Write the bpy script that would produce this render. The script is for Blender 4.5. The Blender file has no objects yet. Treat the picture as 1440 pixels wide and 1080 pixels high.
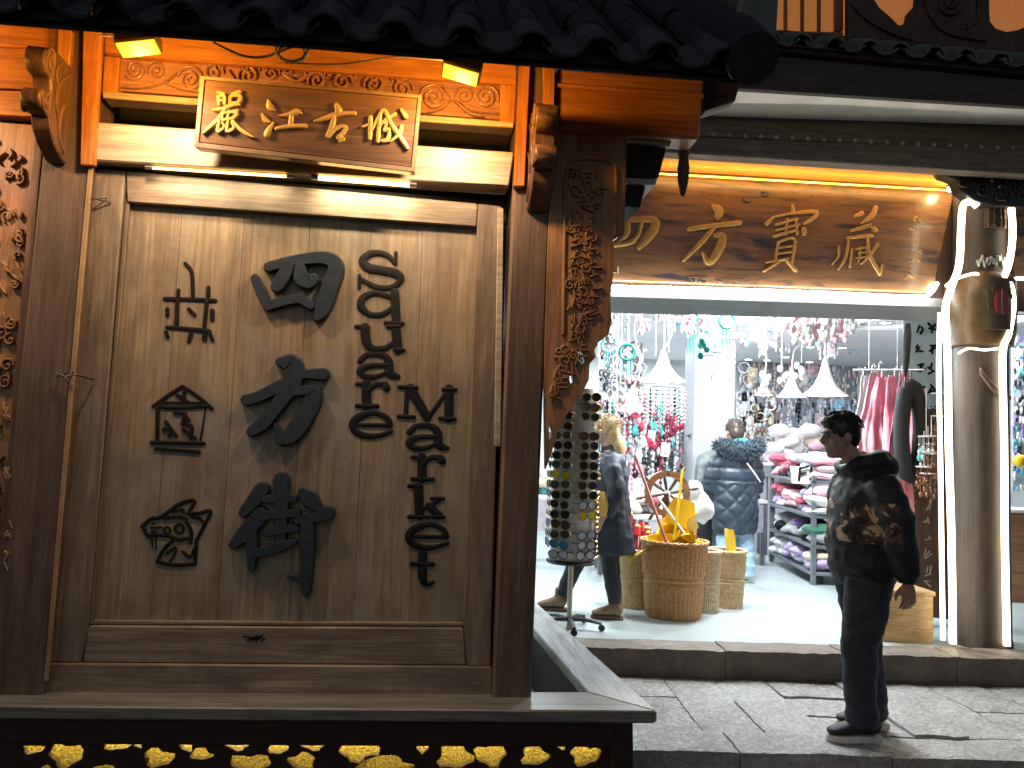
import bpy, bmesh, math, random
from mathutils import Vector as V, Matrix, noise
R = random.Random(7)
sc = bpy.context.scene
COL = sc.collection
# ------------------------------------------------------------------ camera
F = 1124.0                                   # focal length in photo pixels (1440 wide)
CAM = V((0, 0, 1.5))
yaw, pit, rol = (math.radians(a) for a in (6.18, 4.36, 2.25))
f_ = V((math.sin(yaw)*math.cos(pit), math.cos(yaw)*math.cos(pit), math.sin(pit)))
r0 = V((math.cos(yaw), -math.sin(yaw), 0)); u0 = r0.cross(f_)
r_ = math.cos(rol)*r0 + math.sin(rol)*u0; u_ = -math.sin(rol)*r0 + math.cos(rol)*u0
cd = bpy.data.cameras.new('camera'); cam = bpy.data.objects.new('camera', cd); COL.objects.link(cam)
cd.sensor_width = 36; cd.lens = 36*F/1440; cd.clip_start = .05; cd.clip_end = 500
m = Matrix((r_, u_, -f_)).transposed().to_4x4(); m.translation = CAM; cam.matrix_world = m
sc.camera = cam
# ------------------------------------------------------------------ night sky, moon-weak sun, exposure
w = bpy.data.worlds.new('World'); sc.world = w; w.use_nodes = True
nt = w.node_tree; nt.nodes.clear()
sky = nt.nodes.new('ShaderNodeTexSky'); sky.sky_type = 'NISHITA'; sky.sun_disc = False
sky.sun_elevation = math.radians(32); sky.sun_rotation = math.radians(200)
bg = nt.nodes.new('ShaderNodeBackground'); bg.inputs[1].default_value = 0.021
wo = nt.nodes.new('ShaderNodeOutputWorld'); nt.links.new(sky.outputs[0], bg.inputs[0]); nt.links.new(bg.outputs[0], wo.inputs[0])
sl = bpy.data.lights.new('sun', 'SUN'); sl.energy = 0.02; sl.angle = math.radians(15); sl.color = (.8, .88, 1)
so = bpy.data.objects.new('sun', sl); so.rotation_euler = (math.radians(58), 0, math.radians(-20)); COL.objects.link(so)
sc.view_settings.view_transform = 'Standard'; sc.view_settings.look = 'None'
sc.view_settings.exposure = 0.4; sc.view_settings.gamma = 1; sc.view_settings.use_curve_mapping = False
sc.render.engine = 'CYCLES'; sc.cycles.use_denoising = True
sc.cycles.max_bounces = 6; sc.cycles.diffuse_bounces = 3; sc.cycles.glossy_bounces = 3; sc.cycles.transmission_bounces = 4; sc.cycles.transparent_max_bounces = 6
sc.cycles.caustics_reflective = False; sc.cycles.caustics_refractive = False; sc.cycles.sample_clamp_indirect = 4

# ------------------------------------------------------------------ measuring helpers: photo pixel -> point on a real plane
def ray(px, py): return f_ + ((px-720)/F)*r_ + ((540-py)/F)*u_
def U(px, py, Y): d = ray(px, py); return CAM + d*(Y/d.y)                 # on the market wall's planes Y = const
def UZ(px, py, Z): d = ray(px, py); return CAM + d*((Z-CAM.z)/d.z)        # on a level Z = const
A_ = math.radians(-3.87)
sx = V((math.cos(A_), math.sin(A_), 0)); sn = V((-math.sin(A_), math.cos(A_), 0))
def US(px, py, D): d = ray(px, py); return CAM + d*(D/d.dot(sn))          # on the shop front's planes, D metres deep
def S(s, d, z): return sx*s + sn*d + V((0, 0, z))                         # shop frame
def sof(p): return V((p.dot(sx), p.dot(sn), p.z))

# ------------------------------------------------------------------ materials
MC = {}
def new_mat(name):
    m = bpy.data.materials.new(name); m.use_nodes = True
    n = m.node_tree.nodes; b = n['Principled BSDF']; return m, n, m.node_tree.links, b
def ramp(n, a, b, p0=.3, p1=.7):
    r = n.new('ShaderNodeValToRGB'); e = r.color_ramp.elements
    e[0].position = p0; e[1].position = p1; e[0].color = (*a, 1); e[1].color = (*b, 1); return r
def mixrgb(n, l, mode, fac, a, b):
    x = n.new('ShaderNodeMix'); x.data_type = 'RGBA'; x.blend_type = mode
    if hasattr(fac, 'links'): l.new(fac, x.inputs[0])
    else: x.inputs[0].default_value = fac
    for i, v in ((6, a), (7, b)):
        if hasattr(v, 'links'): l.new(v, x.inputs[i])
        else: x.inputs[i].default_value = (*v, 1)
    return x.outputs[2]
def coords(n, l, scale, rnd=True, rot=(0, 0, 0)):
    t = n.new('ShaderNodeTexCoord'); mp = n.new('ShaderNodeMapping'); mp.inputs['Scale'].default_value = scale; mp.inputs['Rotation'].default_value = rot
    l.new(t.outputs['Object'], mp.inputs[0])
    if rnd:
        oi = n.new('ShaderNodeObjectInfo'); mu = n.new('ShaderNodeMath'); mu.operation = 'MULTIPLY'; mu.inputs[1].default_value = 37
        l.new(oi.outputs['Random'], mu.inputs[0]); l.new(mu.outputs[0], mp.inputs['Location'])
    return mp.outputs[0]
def nz(n, l, vec, scale=1, detail=6, rough=.6, dist=0):
    t = n.new('ShaderNodeTexNoise'); t.inputs['Scale'].default_value = scale; t.inputs['Detail'].default_value = detail
    t.inputs['Roughness'].default_value = rough; t.inputs['Distortion'].default_value = dist; l.new(vec, t.inputs['Vector']); return t.outputs['Fac']
def bump(n, l, b, h, strength, dist=.01):
    x = n.new('ShaderNodeBump'); x.inputs['Strength'].default_value = strength; x.inputs['Distance'].default_value = dist
    l.new(h, x.inputs['Height']); l.new(x.outputs[0], b.inputs['Normal'])
def wood(name, c1, c2, axis='Z', rough=.55, g=1.0, stain=None, sa=.6, bmp=.25, spec=.4, coat=0, knots=0, blotch=None):
    if name in MC: return MC[name]
    m, n, l, b = new_mat(name)
    s = {'X': (1.1, 22, 22), 'Y': (22, 1.1, 22), 'Z': (22, 22, 1.1)}[axis]
    v = coords(n, l, tuple(q*g for q in s))
    h = nz(n, l, v, 1, 8, .62, .9)
    col = ramp(n, c1, c2, .34, .68); l.new(h, col.inputs[0]); out = col.outputs[0]
    v2 = coords(n, l, tuple(q*g*4 for q in s)); h2 = nz(n, l, v2, 1, 4, .6, .2)
    r2 = ramp(n, (.55, .55, .55), (1.1, 1.1, 1.1), .3, .62); l.new(h2, r2.inputs[0]); out = mixrgb(n, l, 'MULTIPLY', .8, out, r2.outputs[0])
    if stain:
        sv = {'X': (1.3, 4, 4), 'Y': (4, 1.3, 4), 'Z': (4, 4, 1.3)}[axis]
        h3 = nz(n, l, coords(n, l, sv), 1.1, 7, .68, .4); r3 = ramp(n, (0, 0, 0), (1, 1, 1), .47, .66); l.new(h3, r3.inputs[0])
        mu = n.new('ShaderNodeMath'); mu.operation = 'MULTIPLY'; mu.inputs[1].default_value = sa; l.new(r3.outputs[0], mu.inputs[0])
        out = mixrgb(n, l, 'MIX', mu.outputs[0], out, stain)
    if blotch:
        h4 = nz(n, l, coords(n, l, {'X': (1.2, 2.2, 2.2), 'Y': (2.2, 1.2, 2.2), 'Z': (2.2, 2.2, 1.2)}[axis], False), 1.6, 9, .72, .6); r4 = ramp(n, (0, 0, 0), (.75, .75, .75), .46, .68); l.new(h4, r4.inputs[0])
        out = mixrgb(n, l, 'MIX', r4.outputs[0], out, blotch)
    if knots:
        vt = n.new('ShaderNodeTexVoronoi'); vt.inputs['Scale'].default_value = 1; kv = {'X': (1.6, 5, 5), 'Y': (5, 1.6, 5), 'Z': (5, 5, 1.6)}[axis]
        l.new(coords(n, l, kv), vt.inputs['Vector']); rk = ramp(n, (1, 1, 1), (0, 0, 0), .03, .16); l.new(vt.outputs['Distance'], rk.inputs[0])
        mk = n.new('ShaderNodeMath'); mk.operation = 'MULTIPLY'; mk.inputs[1].default_value = knots; l.new(rk.outputs[0], mk.inputs[0])
        out = mixrgb(n, l, 'MIX', mk.outputs[0], out, tuple(q*.25 for q in c1))
    l.new(out, b.inputs['Base Color'])
    rr = n.new('ShaderNodeMapRange'); rr.inputs[3].default_value = rough-.1; rr.inputs[4].default_value = rough+.15; l.new(h2, rr.inputs[0]); l.new(rr.outputs[0], b.inputs['Roughness'])
    b.inputs['Specular IOR Level'].default_value = spec; b.inputs['Coat Weight'].default_value = coat; b.inputs['Coat Roughness'].default_value = .25
    ad = n.new('ShaderNodeMath'); ad.operation = 'ADD'; l.new(h, ad.inputs[0]); l.new(h2, ad.inputs[1])
    bump(n, l, b, ad.outputs[0], bmp, .006)
    MC[name] = m; return m
def mat(name, col, rough=.6, metal=0, var=.25, scale=9, bmp=0, spec=.5, emis=None, es=0, alpha=1, sheen=0, trans=0):
    if name in MC: return MC[name]
    m, n, l, b = new_mat(name)
    h = nz(n, l, coords(n, l, (scale,)*3), 1, 6, .6)
    r = ramp(n, tuple(q*(1-var) for q in col), tuple(min(1, q*(1+var)) for q in col), .3, .7); l.new(h, r.inputs[0]); l.new(r.outputs[0], b.inputs['Base Color'])
    b.inputs['Roughness'].default_value = rough; b.inputs['Metallic'].default_value = metal; b.inputs['Specular IOR Level'].default_value = spec
    b.inputs['Alpha'].default_value = alpha; b.inputs['Sheen Weight'].default_value = sheen; b.inputs['Transmission Weight'].default_value = trans
    if emis: b.inputs['Emission Color'].default_value = (*emis, 1); b.inputs['Emission Strength'].default_value = es
    if bmp: bump(n, l, b, h, bmp, .01)
    MC[name] = m; return m
def glow(name, col, s): return mat(name, tuple(.45*q for q in col), .5, emis=col, es=s)

# ------------------------------------------------------------------ mesh building
class MB:
    def __init__(s): s.v = []; s.f = []; s.mi = []
    def add(s, vs, fs, mi=0):
        o = len(s.v); s.v += [tuple(p) for p in vs]; s.f += [tuple(i+o for i in q) for q in fs]; s.mi += [mi]*len(fs); return s
    def prism(s, pts, off, mi=0):                      # polygon pts extruded by vector off
        n = len(pts); off = V(off); a = [V(p) for p in pts]; b = [p+off for p in a]
        fs = [tuple(range(n)), tuple(range(2*n-1, n-1, -1))] + [(i, i+n, (i+1) % n+n, (i+1) % n) for i in range(n)]
        return s.add(a+b, fs, mi)
    def box(s, c, sz, mi=0, ex=V((1, 0, 0)), ey=V((0, 1, 0))):
        ez = ex.cross(ey); c = V(c); hx, hy, hz = (q/2 for q in sz)
        p = [c-ex*hx-ey*hy-ez*hz, c+ex*hx-ey*hy-ez*hz, c+ex*hx+ey*hy-ez*hz, c-ex*hx+ey*hy-ez*hz]
        return s.prism(p, ez*2*hz, mi)
    def tube(s, path, rad, n=8, mi=0, caps=True, ref=None):
        P = [V(p) for p in path]; k = len(P)
        if not hasattr(rad, '__len__'): rad = [rad]*k
        rings = []; prev = None
        for i in range(k):
            t = (P[min(i+1, k-1)]-P[max(i-1, 0)])
            t = t.normalized() if t.length > 1e-9 else V((0, 0, 1))
            if ref is not None: a = V(ref)
            elif prev is not None: a = prev
            else: a = V((0, 1, 0)) if abs(t.y) < .9 else V((1, 0, 0))
            a = a - t*a.dot(t); a.normalize(); prev = a; b = t.cross(a)
            q = rad[i]; ra, rb = q if hasattr(q, '__len__') else (q, q)
            rings.append([P[i] + a*(ra*math.cos(2*math.pi*j/n)) + b*(rb*math.sin(2*math.pi*j/n)) for j in range(n)])
        vs = [p for r in rings for p in r]; fs = []
        for i in range(k-1):
            for j in range(n): fs.append((i*n+j, i*n+(j+1) % n, (i+1)*n+(j+1) % n, (i+1)*n+j))
        if caps: fs += [tuple(range(n-1, -1, -1)), tuple(range((k-1)*n, k*n))]
        return s.add(vs, fs, mi)
    def lathe(s, prof, c=(0, 0, 0), n=24, mi=0, rmod=None):
        c = V(c); vs = []; fs = []; k = len(prof)
        for (r, z) in prof:
            for j in range(n):
                a = 2*math.pi*j/n; q = r*(rmod(a, z) if rmod else 1); vs.append(c+V((q*math.cos(a), q*math.sin(a), z)))
        for i in range(k-1):
            for j in range(n): fs.append((i*n+j, i*n+(j+1) % n, (i+1)*n+(j+1) % n, (i+1)*n+j))
        return s.add(vs, fs, mi)
    def ball(s, c, r, n=8, mi=0, k=6):
        if not hasattr(r, '__len__'): r = (r, r, r)
        c = V(c); vs = []; fs = []
        for i in range(k+1):
            t = math.pi*i/k
            for j in range(n):
                a = 2*math.pi*j/n; vs.append(c+V((r[0]*math.sin(t)*math.cos(a), r[1]*math.sin(t)*math.sin(a), -r[2]*math.cos(t))))
        for i in range(k):
            for j in range(n): fs.append((i*n+j, i*n+(j+1) % n, (i+1)*n+(j+1) % n, (i+1)*n+j))
        return s.add(vs, fs, mi)
    def mesh(s, name, mats, smooth=35, bevel=0, seg=1, weld=False):
        me = bpy.data.meshes.new(name); me.from_pydata(s.v, [], s.f)
        if not hasattr(mats, '__len__'): mats = [mats]
        for q in mats: me.materials.append(q)
        me.polygons.foreach_set('material_index', s.mi)
        bm = bmesh.new(); bm.from_mesh(me)
        if weld: bmesh.ops.remove_doubles(bm, verts=bm.verts, dist=1e-5)
        bmesh.ops.recalc_face_normals(bm, faces=bm.faces)
        if bevel: bmesh.ops.bevel(bm, geom=list(bm.edges), offset=bevel, segments=seg, affect='EDGES', profile=.5, clamp_overlap=True)
        bm.to_mesh(me); bm.free()
        if smooth: me.shade_smooth(); me.set_sharp_from_angle(angle=math.radians(smooth))
        return me
    def build(s, name, mats, parent=None, smooth=35, bevel=0, **k):
        return link(name, s.mesh(name, mats, smooth, bevel, **k), parent)
def link(name, data, parent=None):
    o = bpy.data.objects.new(name, data); COL.objects.link(o)
    if parent: o.parent = parent; o.matrix_parent_inverse = parent.matrix_basis.inverted()
    return o
def tag(o, label=None, cat=None, group=None, kind=None):
    for k, q in (('label', label), ('category', cat), ('group', group), ('kind', kind)):
        if q: o[k] = q
    return o
def thing(name, label, cat, loc=(0, 0, 0), group=None):
    o = bpy.data.objects.new(name, None); COL.objects.link(o); o.location = loc; o.empty_display_size = .1; return tag(o, label, cat, group)
def copy_tree(o, parent=None):
    c = o.copy(); COL.objects.link(c); c.parent = parent
    for ch in o.children: copy_tree(ch, c)
    return c
def part(parent, name, mt, pts, off, bevel=.004, smooth=35):
    return MB().prism(pts, off).build(name, mt, parent, smooth, bevel)
def quad(parent, name, mt, px, Y, th, bevel=.004, fn=U, nrm=None):     # four photo points on plane Y, thickness th going back
    return part(parent, name, mt, [fn(x, y, Y) for x, y in px], (nrm or (V((0, 1, 0)) if fn is U else sn))*th, bevel)

# variable-width brush strokes on a plane: pos(x, y) -> point, n = outward normal
def catmull(P, sub=6):
    if len(P) < 3: return P if len(P) == 1 else [tuple(P[0][k]+(P[1][k]-P[0][k])*i/4 for k in range(len(P[0]))) for i in range(5)]
    out = []
    for i in range(len(P)-1):
        p0, p1, p2, p3 = P[max(i-1, 0)], P[i], P[i+1], P[min(i+2, len(P)-1)]
        for j in range(sub):
            t = j/sub
            out.append(tuple(.5*(2*b + (c-a)*t + (2*a-5*b+4*c-d)*t*t + (3*b-a-3*c+d)*t**3) for a, b, c, d in zip(p0, p1, p2, p3)))
    out.append(tuple(P[-1])); return out
def stroke_outline(P, inset=0):
    L, Rr = [], []
    for i, (x, y, w) in enumerate(P):
        a = P[max(i-1, 0)]; b = P[min(i+1, len(P)-1)]; dx, dy = b[0]-a[0], b[1]-a[1]; q = math.hypot(dx, dy) or 1
        nx, ny = -dy/q, dx/q; h = max(w/2-inset, w*.1); L.append((x+nx*h, y+ny*h)); Rr.append((x-nx*h, y-ny*h))
    def cap(p, q, s):
        a = P[p]; b = P[q]; dx, dy = a[0]-b[0], a[1]-b[1]; z = math.hypot(dx, dy) or 1; th = math.atan2(dy, dx); h = max(a[2]/2-inset, a[2]*.1)
        return [(a[0]+h*math.cos(th+s*t), a[1]+h*math.sin(th+s*t)) for t in (-.9, -.3, .3, .9)]
    return L + cap(-1, -2, -1) + Rr[::-1] + cap(0, 1, -1)
def strokes(mb, ST, pos, n, th, bev=.15, default_w=40):
    for k, st in enumerate(ST):
        st = [(p[0], p[1], p[2] if len(p) > 2 else default_w) for p in st]
        if len(st) == 1: st = [st[0], (st[0][0]+1, st[0][1], st[0][2])]
        P = catmull(st); wm = sum(p[2] for p in P)/len(P); t = th*(1+.012*(k % 23)) + .00012*(k % 23)
        rings = [([pos(*q) for q in stroke_outline(P)], -.002), ([pos(*q) for q in stroke_outline(P)], t*(1-.3)), ([pos(*q) for q in stroke_outline(P, wm*bev)], t)]
        N = len(rings[0][0]); vs = [p+n*h for r, h in rings for p in r]; fs = [(a*N+i, a*N+(i+1) % N, (a+1)*N+(i+1) % N, (a+1)*N+i) for a in (0, 1) for i in range(N)]
        m_ = len(P); top = 2*N
        # fill the top as quads across the ribbon, caps as fans
        for i in range(m_-1): fs.append((top+i, top+i+1, top+N-1-4-(i+1), top+N-1-4-i))
        fs.append((top+m_-1, top+m_, top+m_+1, top+m_+2, top+m_+3, top+m_+4)); fs.append((top+N-5, top+N-4, top+N-3, top+N-2, top+N-1, top))
        mb.add(vs, fs)
    return mb
def crop(x0, y0, s, fn): return lambda x, y: fn(x0+x/s, y0+y/s)
def holed(name, outer, holes, depth, mt, parent, pos):      # board with pierced openings: 2D filled curve -> mesh, then placed through pos(x, y, d)
    cu = bpy.data.curves.new(name, 'CURVE'); cu.dimensions = '2D'; cu.fill_mode = 'BOTH'; cu.extrude = .5
    for ring in [outer]+holes:
        sp = cu.splines.new('POLY'); sp.points.add(len(ring)-1); sp.use_cyclic_u = True
        for p, q in zip(sp.points, ring): p.co = (q[0], q[1], 0, 1)
    o = bpy.data.objects.new(name, cu); COL.objects.link(o); bpy.context.view_layer.update()
    me = bpy.data.meshes.new_from_object(o.evaluated_get(bpy.context.evaluated_depsgraph_get())); bpy.data.objects.remove(o)
    for v in me.vertices: v.co = pos(v.co.x, v.co.y, depth*(.5-v.co.z) if False else (.5-v.co.z)*depth)
    me.materials.clear(); me.materials.append(mt)
    for p in me.polygons: p.material_index = 0
    bm = bmesh.new(); bm.from_mesh(me); bmesh.ops.remove_doubles(bm, verts=bm.verts, dist=1e-4); bmesh.ops.recalc_face_normals(bm, faces=bm.faces); bm.to_mesh(me); bm.free()
    return link(name, me, parent)
def spiral(c, r, turns, a0, s=1, n=28, shrink=.12):
    return [(c[0]+r*(1-(1-shrink)*i/n)*math.cos(a0+s*turns*2*math.pi*i/n), c[1]+r*(1-(1-shrink)*i/n)*math.sin(a0+s*turns*2*math.pi*i/n)) for i in range(n+1)]
def lamp(name, typ, loc, energy, col, parent=None, size=.1, aim=None, spot=None, blend=.6, sy=None):
    l = bpy.data.lights.new(name, typ); l.energy = energy; l.color = col
    if typ == 'AREA':
        l.size = size
        if sy: l.shape = 'RECTANGLE'; l.size_y = sy
    elif typ in ('POINT', 'SPOT'): l.shadow_soft_size = size
    if typ == 'SPOT': l.spot_size = math.radians(spot); l.spot_blend = blend
    o = bpy.data.objects.new(name, l); o.location = loc
    if aim is not None: o.rotation_euler = (V(aim)-V(loc)).to_track_quat('-Z', 'Y').to_euler()
    COL.objects.link(o)
    if parent: o.parent = parent; o.matrix_parent_inverse = parent.matrix_basis.inverted()
    return o

#PART2
# ================================================================== MATERIALS
w_orange = wood('wood_orange_varnished', (.36, .13, .025), (.58, .25, .05), 'X', .42, stain=(.2, .06, .012), sa=.5, bmp=.15, spec=.5)
w_orangeZ = wood('wood_orange_varnished_upright', (.36, .13, .025), (.56, .24, .05), 'Z', .42, stain=(.2, .06, .012), sa=.5, bmp=.15, spec=.5)
w_pale = wood('wood_pale_planed', (.34, .29, .2), (.54, .48, .36), 'X', .4, stain=(.29, .23, .15), sa=.4, bmp=.12, knots=.4)
w_frieze = wood('wood_frieze_lacquered', (.3, .15, .095), (.46, .26, .17), 'X', .26, stain=(.16, .07, .045), bmp=.08, spec=.6, coat=.25)
w_post = wood('wood_post_weathered', (.085, .058, .04), (.17, .118, .08), 'Z', .5, stain=(.06, .042, .03), sa=.7)
w_door = wood('wood_door_stile', (.17, .13, .085), (.31, .25, .17), 'Z', .5, stain=(.11, .088, .065), sa=.75, knots=.5, blotch=(.09, .075, .06))
w_doorX = wood('wood_door_rail', (.19, .148, .098), (.35, .285, .2), 'X', .5, stain=(.11, .088, .065), sa=.75, knots=.6, blotch=(.1, .083, .064))
w_plank = wood('wood_door_plank', (.215, .165, .1), (.355, .285, .185), 'Z', .5, g=.7, stain=(.27, .265, .24), sa=.7, knots=.3, bmp=.15, blotch=(.12, .095, .07))
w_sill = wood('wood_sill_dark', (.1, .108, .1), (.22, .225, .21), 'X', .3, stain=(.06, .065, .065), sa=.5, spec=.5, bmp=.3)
w_sillY = wood('wood_sill_return_shoplit', (.3, .31, .32), (.52, .53, .53), 'Y', .3, stain=(.06, .06, .06), sa=.5, spec=.5, bmp=.3)  # return paler and bluish: shop light put into the wood colour
w_dark = wood('wood_dark_red', (.022, .01, .008), (.045, .02, .015), 'X', .6, stain=(.02, .01, .008), bmp=.2)
w_board = wood('wood_nameboard', (.15, .085, .045), (.28, .17, .09), 'X', .33, stain=(.12, .075, .05), sa=.6, spec=.5, coat=.25, knots=.4, bmp=.1)
w_brk = wood('wood_bracket_brown', (.1, .055, .032), (.2, .115, .068), 'Z', .45, stain=(.035, .02, .012))
w_carve = wood('wood_carved_brown', (.24, .12, .055), (.42, .23, .105), 'Z', .45, stain=(.1, .05, .025), sa=.6)
m_paint = mat('black_paint_blue_sheen', (.022, .032, .046), .36, var=.3, scale=30, bmp=.08, spec=.35)  # blue-grey reflected sheen is put into the paint colour
m_ink = mat('black_ink', (.01, .01, .01), .8, var=.3, scale=40, spec=.15)
m_letter = mat('black_letter_paint', (.008, .009, .011), .65, var=.3, scale=40, spec=.2)
m_gold = mat('gold_leaf', (.8, .62, .24), .4, metal=.15, var=.15, scale=60, bmp=.1)
m_tile = mat('roof_tile_clay', (.016, .015, .016), .7, var=.4, scale=14, bmp=.4)
m_tile2 = mat('roof_tile_end_mortar', (.04, .039, .038), .8, var=.5, scale=25, bmp=.4)
m_black = mat('black_void_boards', (.012, .01, .009), .8)
m_cable = mat('black_cable', (.02, .02, .02), .5)
m_steel = mat('brushed_steel', (.5, .5, .5), .35, metal=1)
m_yellow_lamp = glow('yellow_lamp_glass', (1, .62, .03), 1.3)
m_tube = glow('warm_led_tube', (1, .55, .16), 9)
UPV = V((0, -1, 0))
# ================================================================== GROUND
def stone_mat(name, c1, c2, rough):
    m, n, l, b = new_mat(name)
    v = coords(n, l, (1, 1, 1)); h = nz(n, l, v, 4, 9, .7, .3); r = ramp(n, c1, c2, .3, .7); l.new(h, r.inputs[0])
    h2 = nz(n, l, v, 38, 5, .65); r2 = ramp(n, (.5, .5, .5), (1.15, 1.1, 1.05), .35, .6); l.new(h2, r2.inputs[0])
    l.new(mixrgb(n, l, 'MULTIPLY', .45, r.outputs[0], r2.outputs[0]), b.inputs['Base Color'])
    rr = n.new('ShaderNodeMapRange'); rr.inputs[3].default_value = rough-.12; rr.inputs[4].default_value = rough+.25; l.new(h2, rr.inputs[0]); l.new(rr.outputs[0], b.inputs['Roughness'])
    ad = n.new('ShaderNodeMath'); ad.operation = 'MULTIPLY_ADD'; ad.inputs[1].default_value = .3; l.new(h2, ad.inputs[0]); l.new(h, ad.inputs[2])
    bump(n, l, b, ad.outputs[0], .9, .05); return m
m_stone = stone_mat('worn_paving_stone', (.25, .252, .25), (.5, .495, .48), .19)
m_kerb = stone_mat('rough_step_stone', (.1, .08, .062), (.23, .185, .145), .5)
m_road = stone_mat('dark_street_stone', (.04, .038, .036), (.09, .085, .08), .5)
D_EDGE, D_STEP = 4.1, 5.42
g = MB(); g.add([(-60, -60, -.22), (60, -60, -.22), (60, 60, -.22), (-60, 60, -.22)], [(0, 1, 2, 3)])
tag(g.build('street', m_road, smooth=0), kind='structure')
pv = MB(); pv.prism([S(-4, D_EDGE+.03, -.3), S(9, D_EDGE+.03, -.3), S(9, D_STEP+.2, -.3), S(-4, D_STEP+.2, -.3)], (0, 0, .268))
pav = tag(pv.build('pavement', m_kerb, smooth=0), kind='structure')
def slab(s0, s1, d0, d1, z0, z1, mt, parent, name, jit=.006, nx=11, ny=11, rnd=.008):
    b = MB(); vs = []; fs = []; dz = R.uniform(-jit, jit); tx, ty = R.uniform(-jit, jit), R.uniform(-jit, jit)
    for j in range(ny+1):
        for i in range(nx+1):
            u, v = i/nx, j/ny; s = s0+(s1-s0)*u; d = d0+(d1-d0)*v; ed = (i in (0, nx)) or (j in (0, ny))
            z = z1+dz+tx*(u-.5)+ty*(v-.5)+.008*noise.noise(V((s*5, d*5, 3)))+.005*noise.noise(V((s*17, d*17, 5)))-(rnd*.6 if ed else 0)
            if ed: s += .006*noise.noise(V((s*9, d*9, 1))); d += .008*noise.noise(V((s*9, d*9, 7)))
            vs.append(S(s, d, z))
    k = nx+1
    for j in range(ny):
        for i in range(nx): fs.append((j*k+i, j*k+i+1, (j+1)*k+i+1, (j+1)*k+i))
    rim = [i for i in range(k)] + [j*k+nx for j in range(1, ny+1)] + [ny*k+i for i in range(nx-1, -1, -1)] + [j*k for j in range(ny-1, 0, -1)]
    n0 = len(vs); vs += [V((vs[i].x, vs[i].y, z0)) for i in rim]; q = len(rim)
    fs += [(rim[i], n0+i, n0+(i+1) % q, rim[(i+1) % q]) for i in range(q)]
    b.add(vs, fs); return b.build(name, mt, parent, smooth=50)
s = -1.2
while s < 6:
    wd = R.uniform(.5, .95); slab(s, s+wd-.008, D_EDGE, D_EDGE+.3, -.215, .0, m_stone, pav, 'kerb_stone', nx=20); s += wd
s = -1.3
while s < 6:
    wd = R.uniform(.28, .5); k = R.choice((1, 2, 2, 2, 3)); cut = [4.406]+sorted(4.406+(D_STEP-.005-4.406)*(i+R.uniform(-.25, .25))/k for i in range(1, k))+[D_STEP]
    for d0, d1 in zip(cut, cut[1:]): slab(s, s+wd-.006, d0, d1-.006, -.1, .0, m_stone, pav, 'paving_stone', jit=.009)
    s += wd
st = MB(); st.prism([S(-2.4, D_STEP+.28, -.1), S(9, D_STEP+.28, -.1), S(9, 13, -.1), S(-2.4, 13, -.1)], (0, 0, .27))
m_floor = mat('pale_shop_floor', (.38, .44, .44), .3, var=.06, scale=3)
fl = tag(st.build('shop_floor', m_floor, smooth=0), kind='structure')
sp_ = MB(); sp_.prism([S(-2.4, D_STEP+.05, -.1), S(9, D_STEP+.05, -.1), S(9, D_STEP+.27, -.1), S(-2.4, D_STEP+.27, -.1)], (0, 0, .2))
stp = tag(sp_.build('stone_step', m_kerb, smooth=0), kind='structure')
s = -2.3
while s < 6:
    wd = R.uniform(.7, 1.2); slab(s, s+wd-.006, D_STEP, D_STEP+.278, -.03, .185, m_kerb, stp, 'step_stone', nx=26, ny=7, jit=.004, rnd=.014); s += wd

# ================================================================== MARKET PAVILION
pav_b = thing('market_pavilion', 'dark timber pavilion with tiled eave, carved brackets and orange lit beams', 'pavilion', U(350, 965, 3.4))
Yp = 3.40
quad(pav_b, 'post', w_post, [(78, 30), (146, 34), (61, 982), (-20, 982)], Yp, .2, .012)
quad(pav_b, 'post', w_post, [(728, 85), (782, 88), (747, 985), (692, 985)], Yp, .2, .012)
for q in ([(81, 40), (101, 42), (96, 106), (80, 106)], [(117, 42), (142, 44), (132, 232), (112, 232)], [(731, 90), (746, 91), (738, 262), (722, 262)], [(764, 92), (781, 94), (779, 186), (765, 186)]):
    quad(pav_b, 'batten', w_orangeZ, q, Yp-.035, .034, .004)
quad(pav_b, 'edge_strip', mat('pale_strip', (.3, .2, .1), .5), [(124, 230), (131, 230), (67, 958), (61, 958)], Yp-.014, .013, .003)
quad(pav_b, 'edge_strip', w_pale, [(700, 292), (708, 293), (704, 628), (695, 628)], Yp-.014, .013, .003)
# beams
quad(pav_b, 'top_beam', w_orange, [(146, 22), (728, 70), (728, 119), (146, 76)], Yp+.02, .12, .008)
quad(pav_b, 'end_block', w_orangeZ, [(146, 78), (168, 80), (164, 136), (143, 134)], Yp+.025, .1, .004)
quad(pav_b, 'end_block', w_orangeZ, [(704, 118), (727, 120), (723, 180), (703, 178)], Yp+.025, .1, .004)
fr = quad(pav_b, 'frieze_panel', w_frieze, [(168, 80), (704, 118), (703, 168), (164, 127)], Yp+.06, .04, .003)
def frieze_pos(x, y): return U(140+x/2.483, 60+y/2.483, Yp+.06)
SC = []
def W(pts, w): return [(x, y, w) for x, y in pts]
SC += [W(spiral((125, 98), 36, 2.0, 2.6, -1), 8), W(spiral((200, 100), 34, 1.8, 2.9, 1), 8), W(spiral((320, 130), 46, 2.2, 3.4, 1), 9), W(spiral((400, 108), 34, 1.6, 0, -1), 8)]
SC += [W(spiral((520, 120), 36, 1.7, 2.8, 1), 8), W(spiral((600, 112), 30, 1.6, 0, -1), 7), W(spiral((760, 135), 34, 1.6, 2.8, 1), 8), W(spiral((850, 140), 34, 1.6, 0, -1), 8), W(spiral((960, 150), 36, 1.8, 3, 1), 8), W(spiral((1060, 165), 36, 1.8, 0, -1), 8)]
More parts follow.
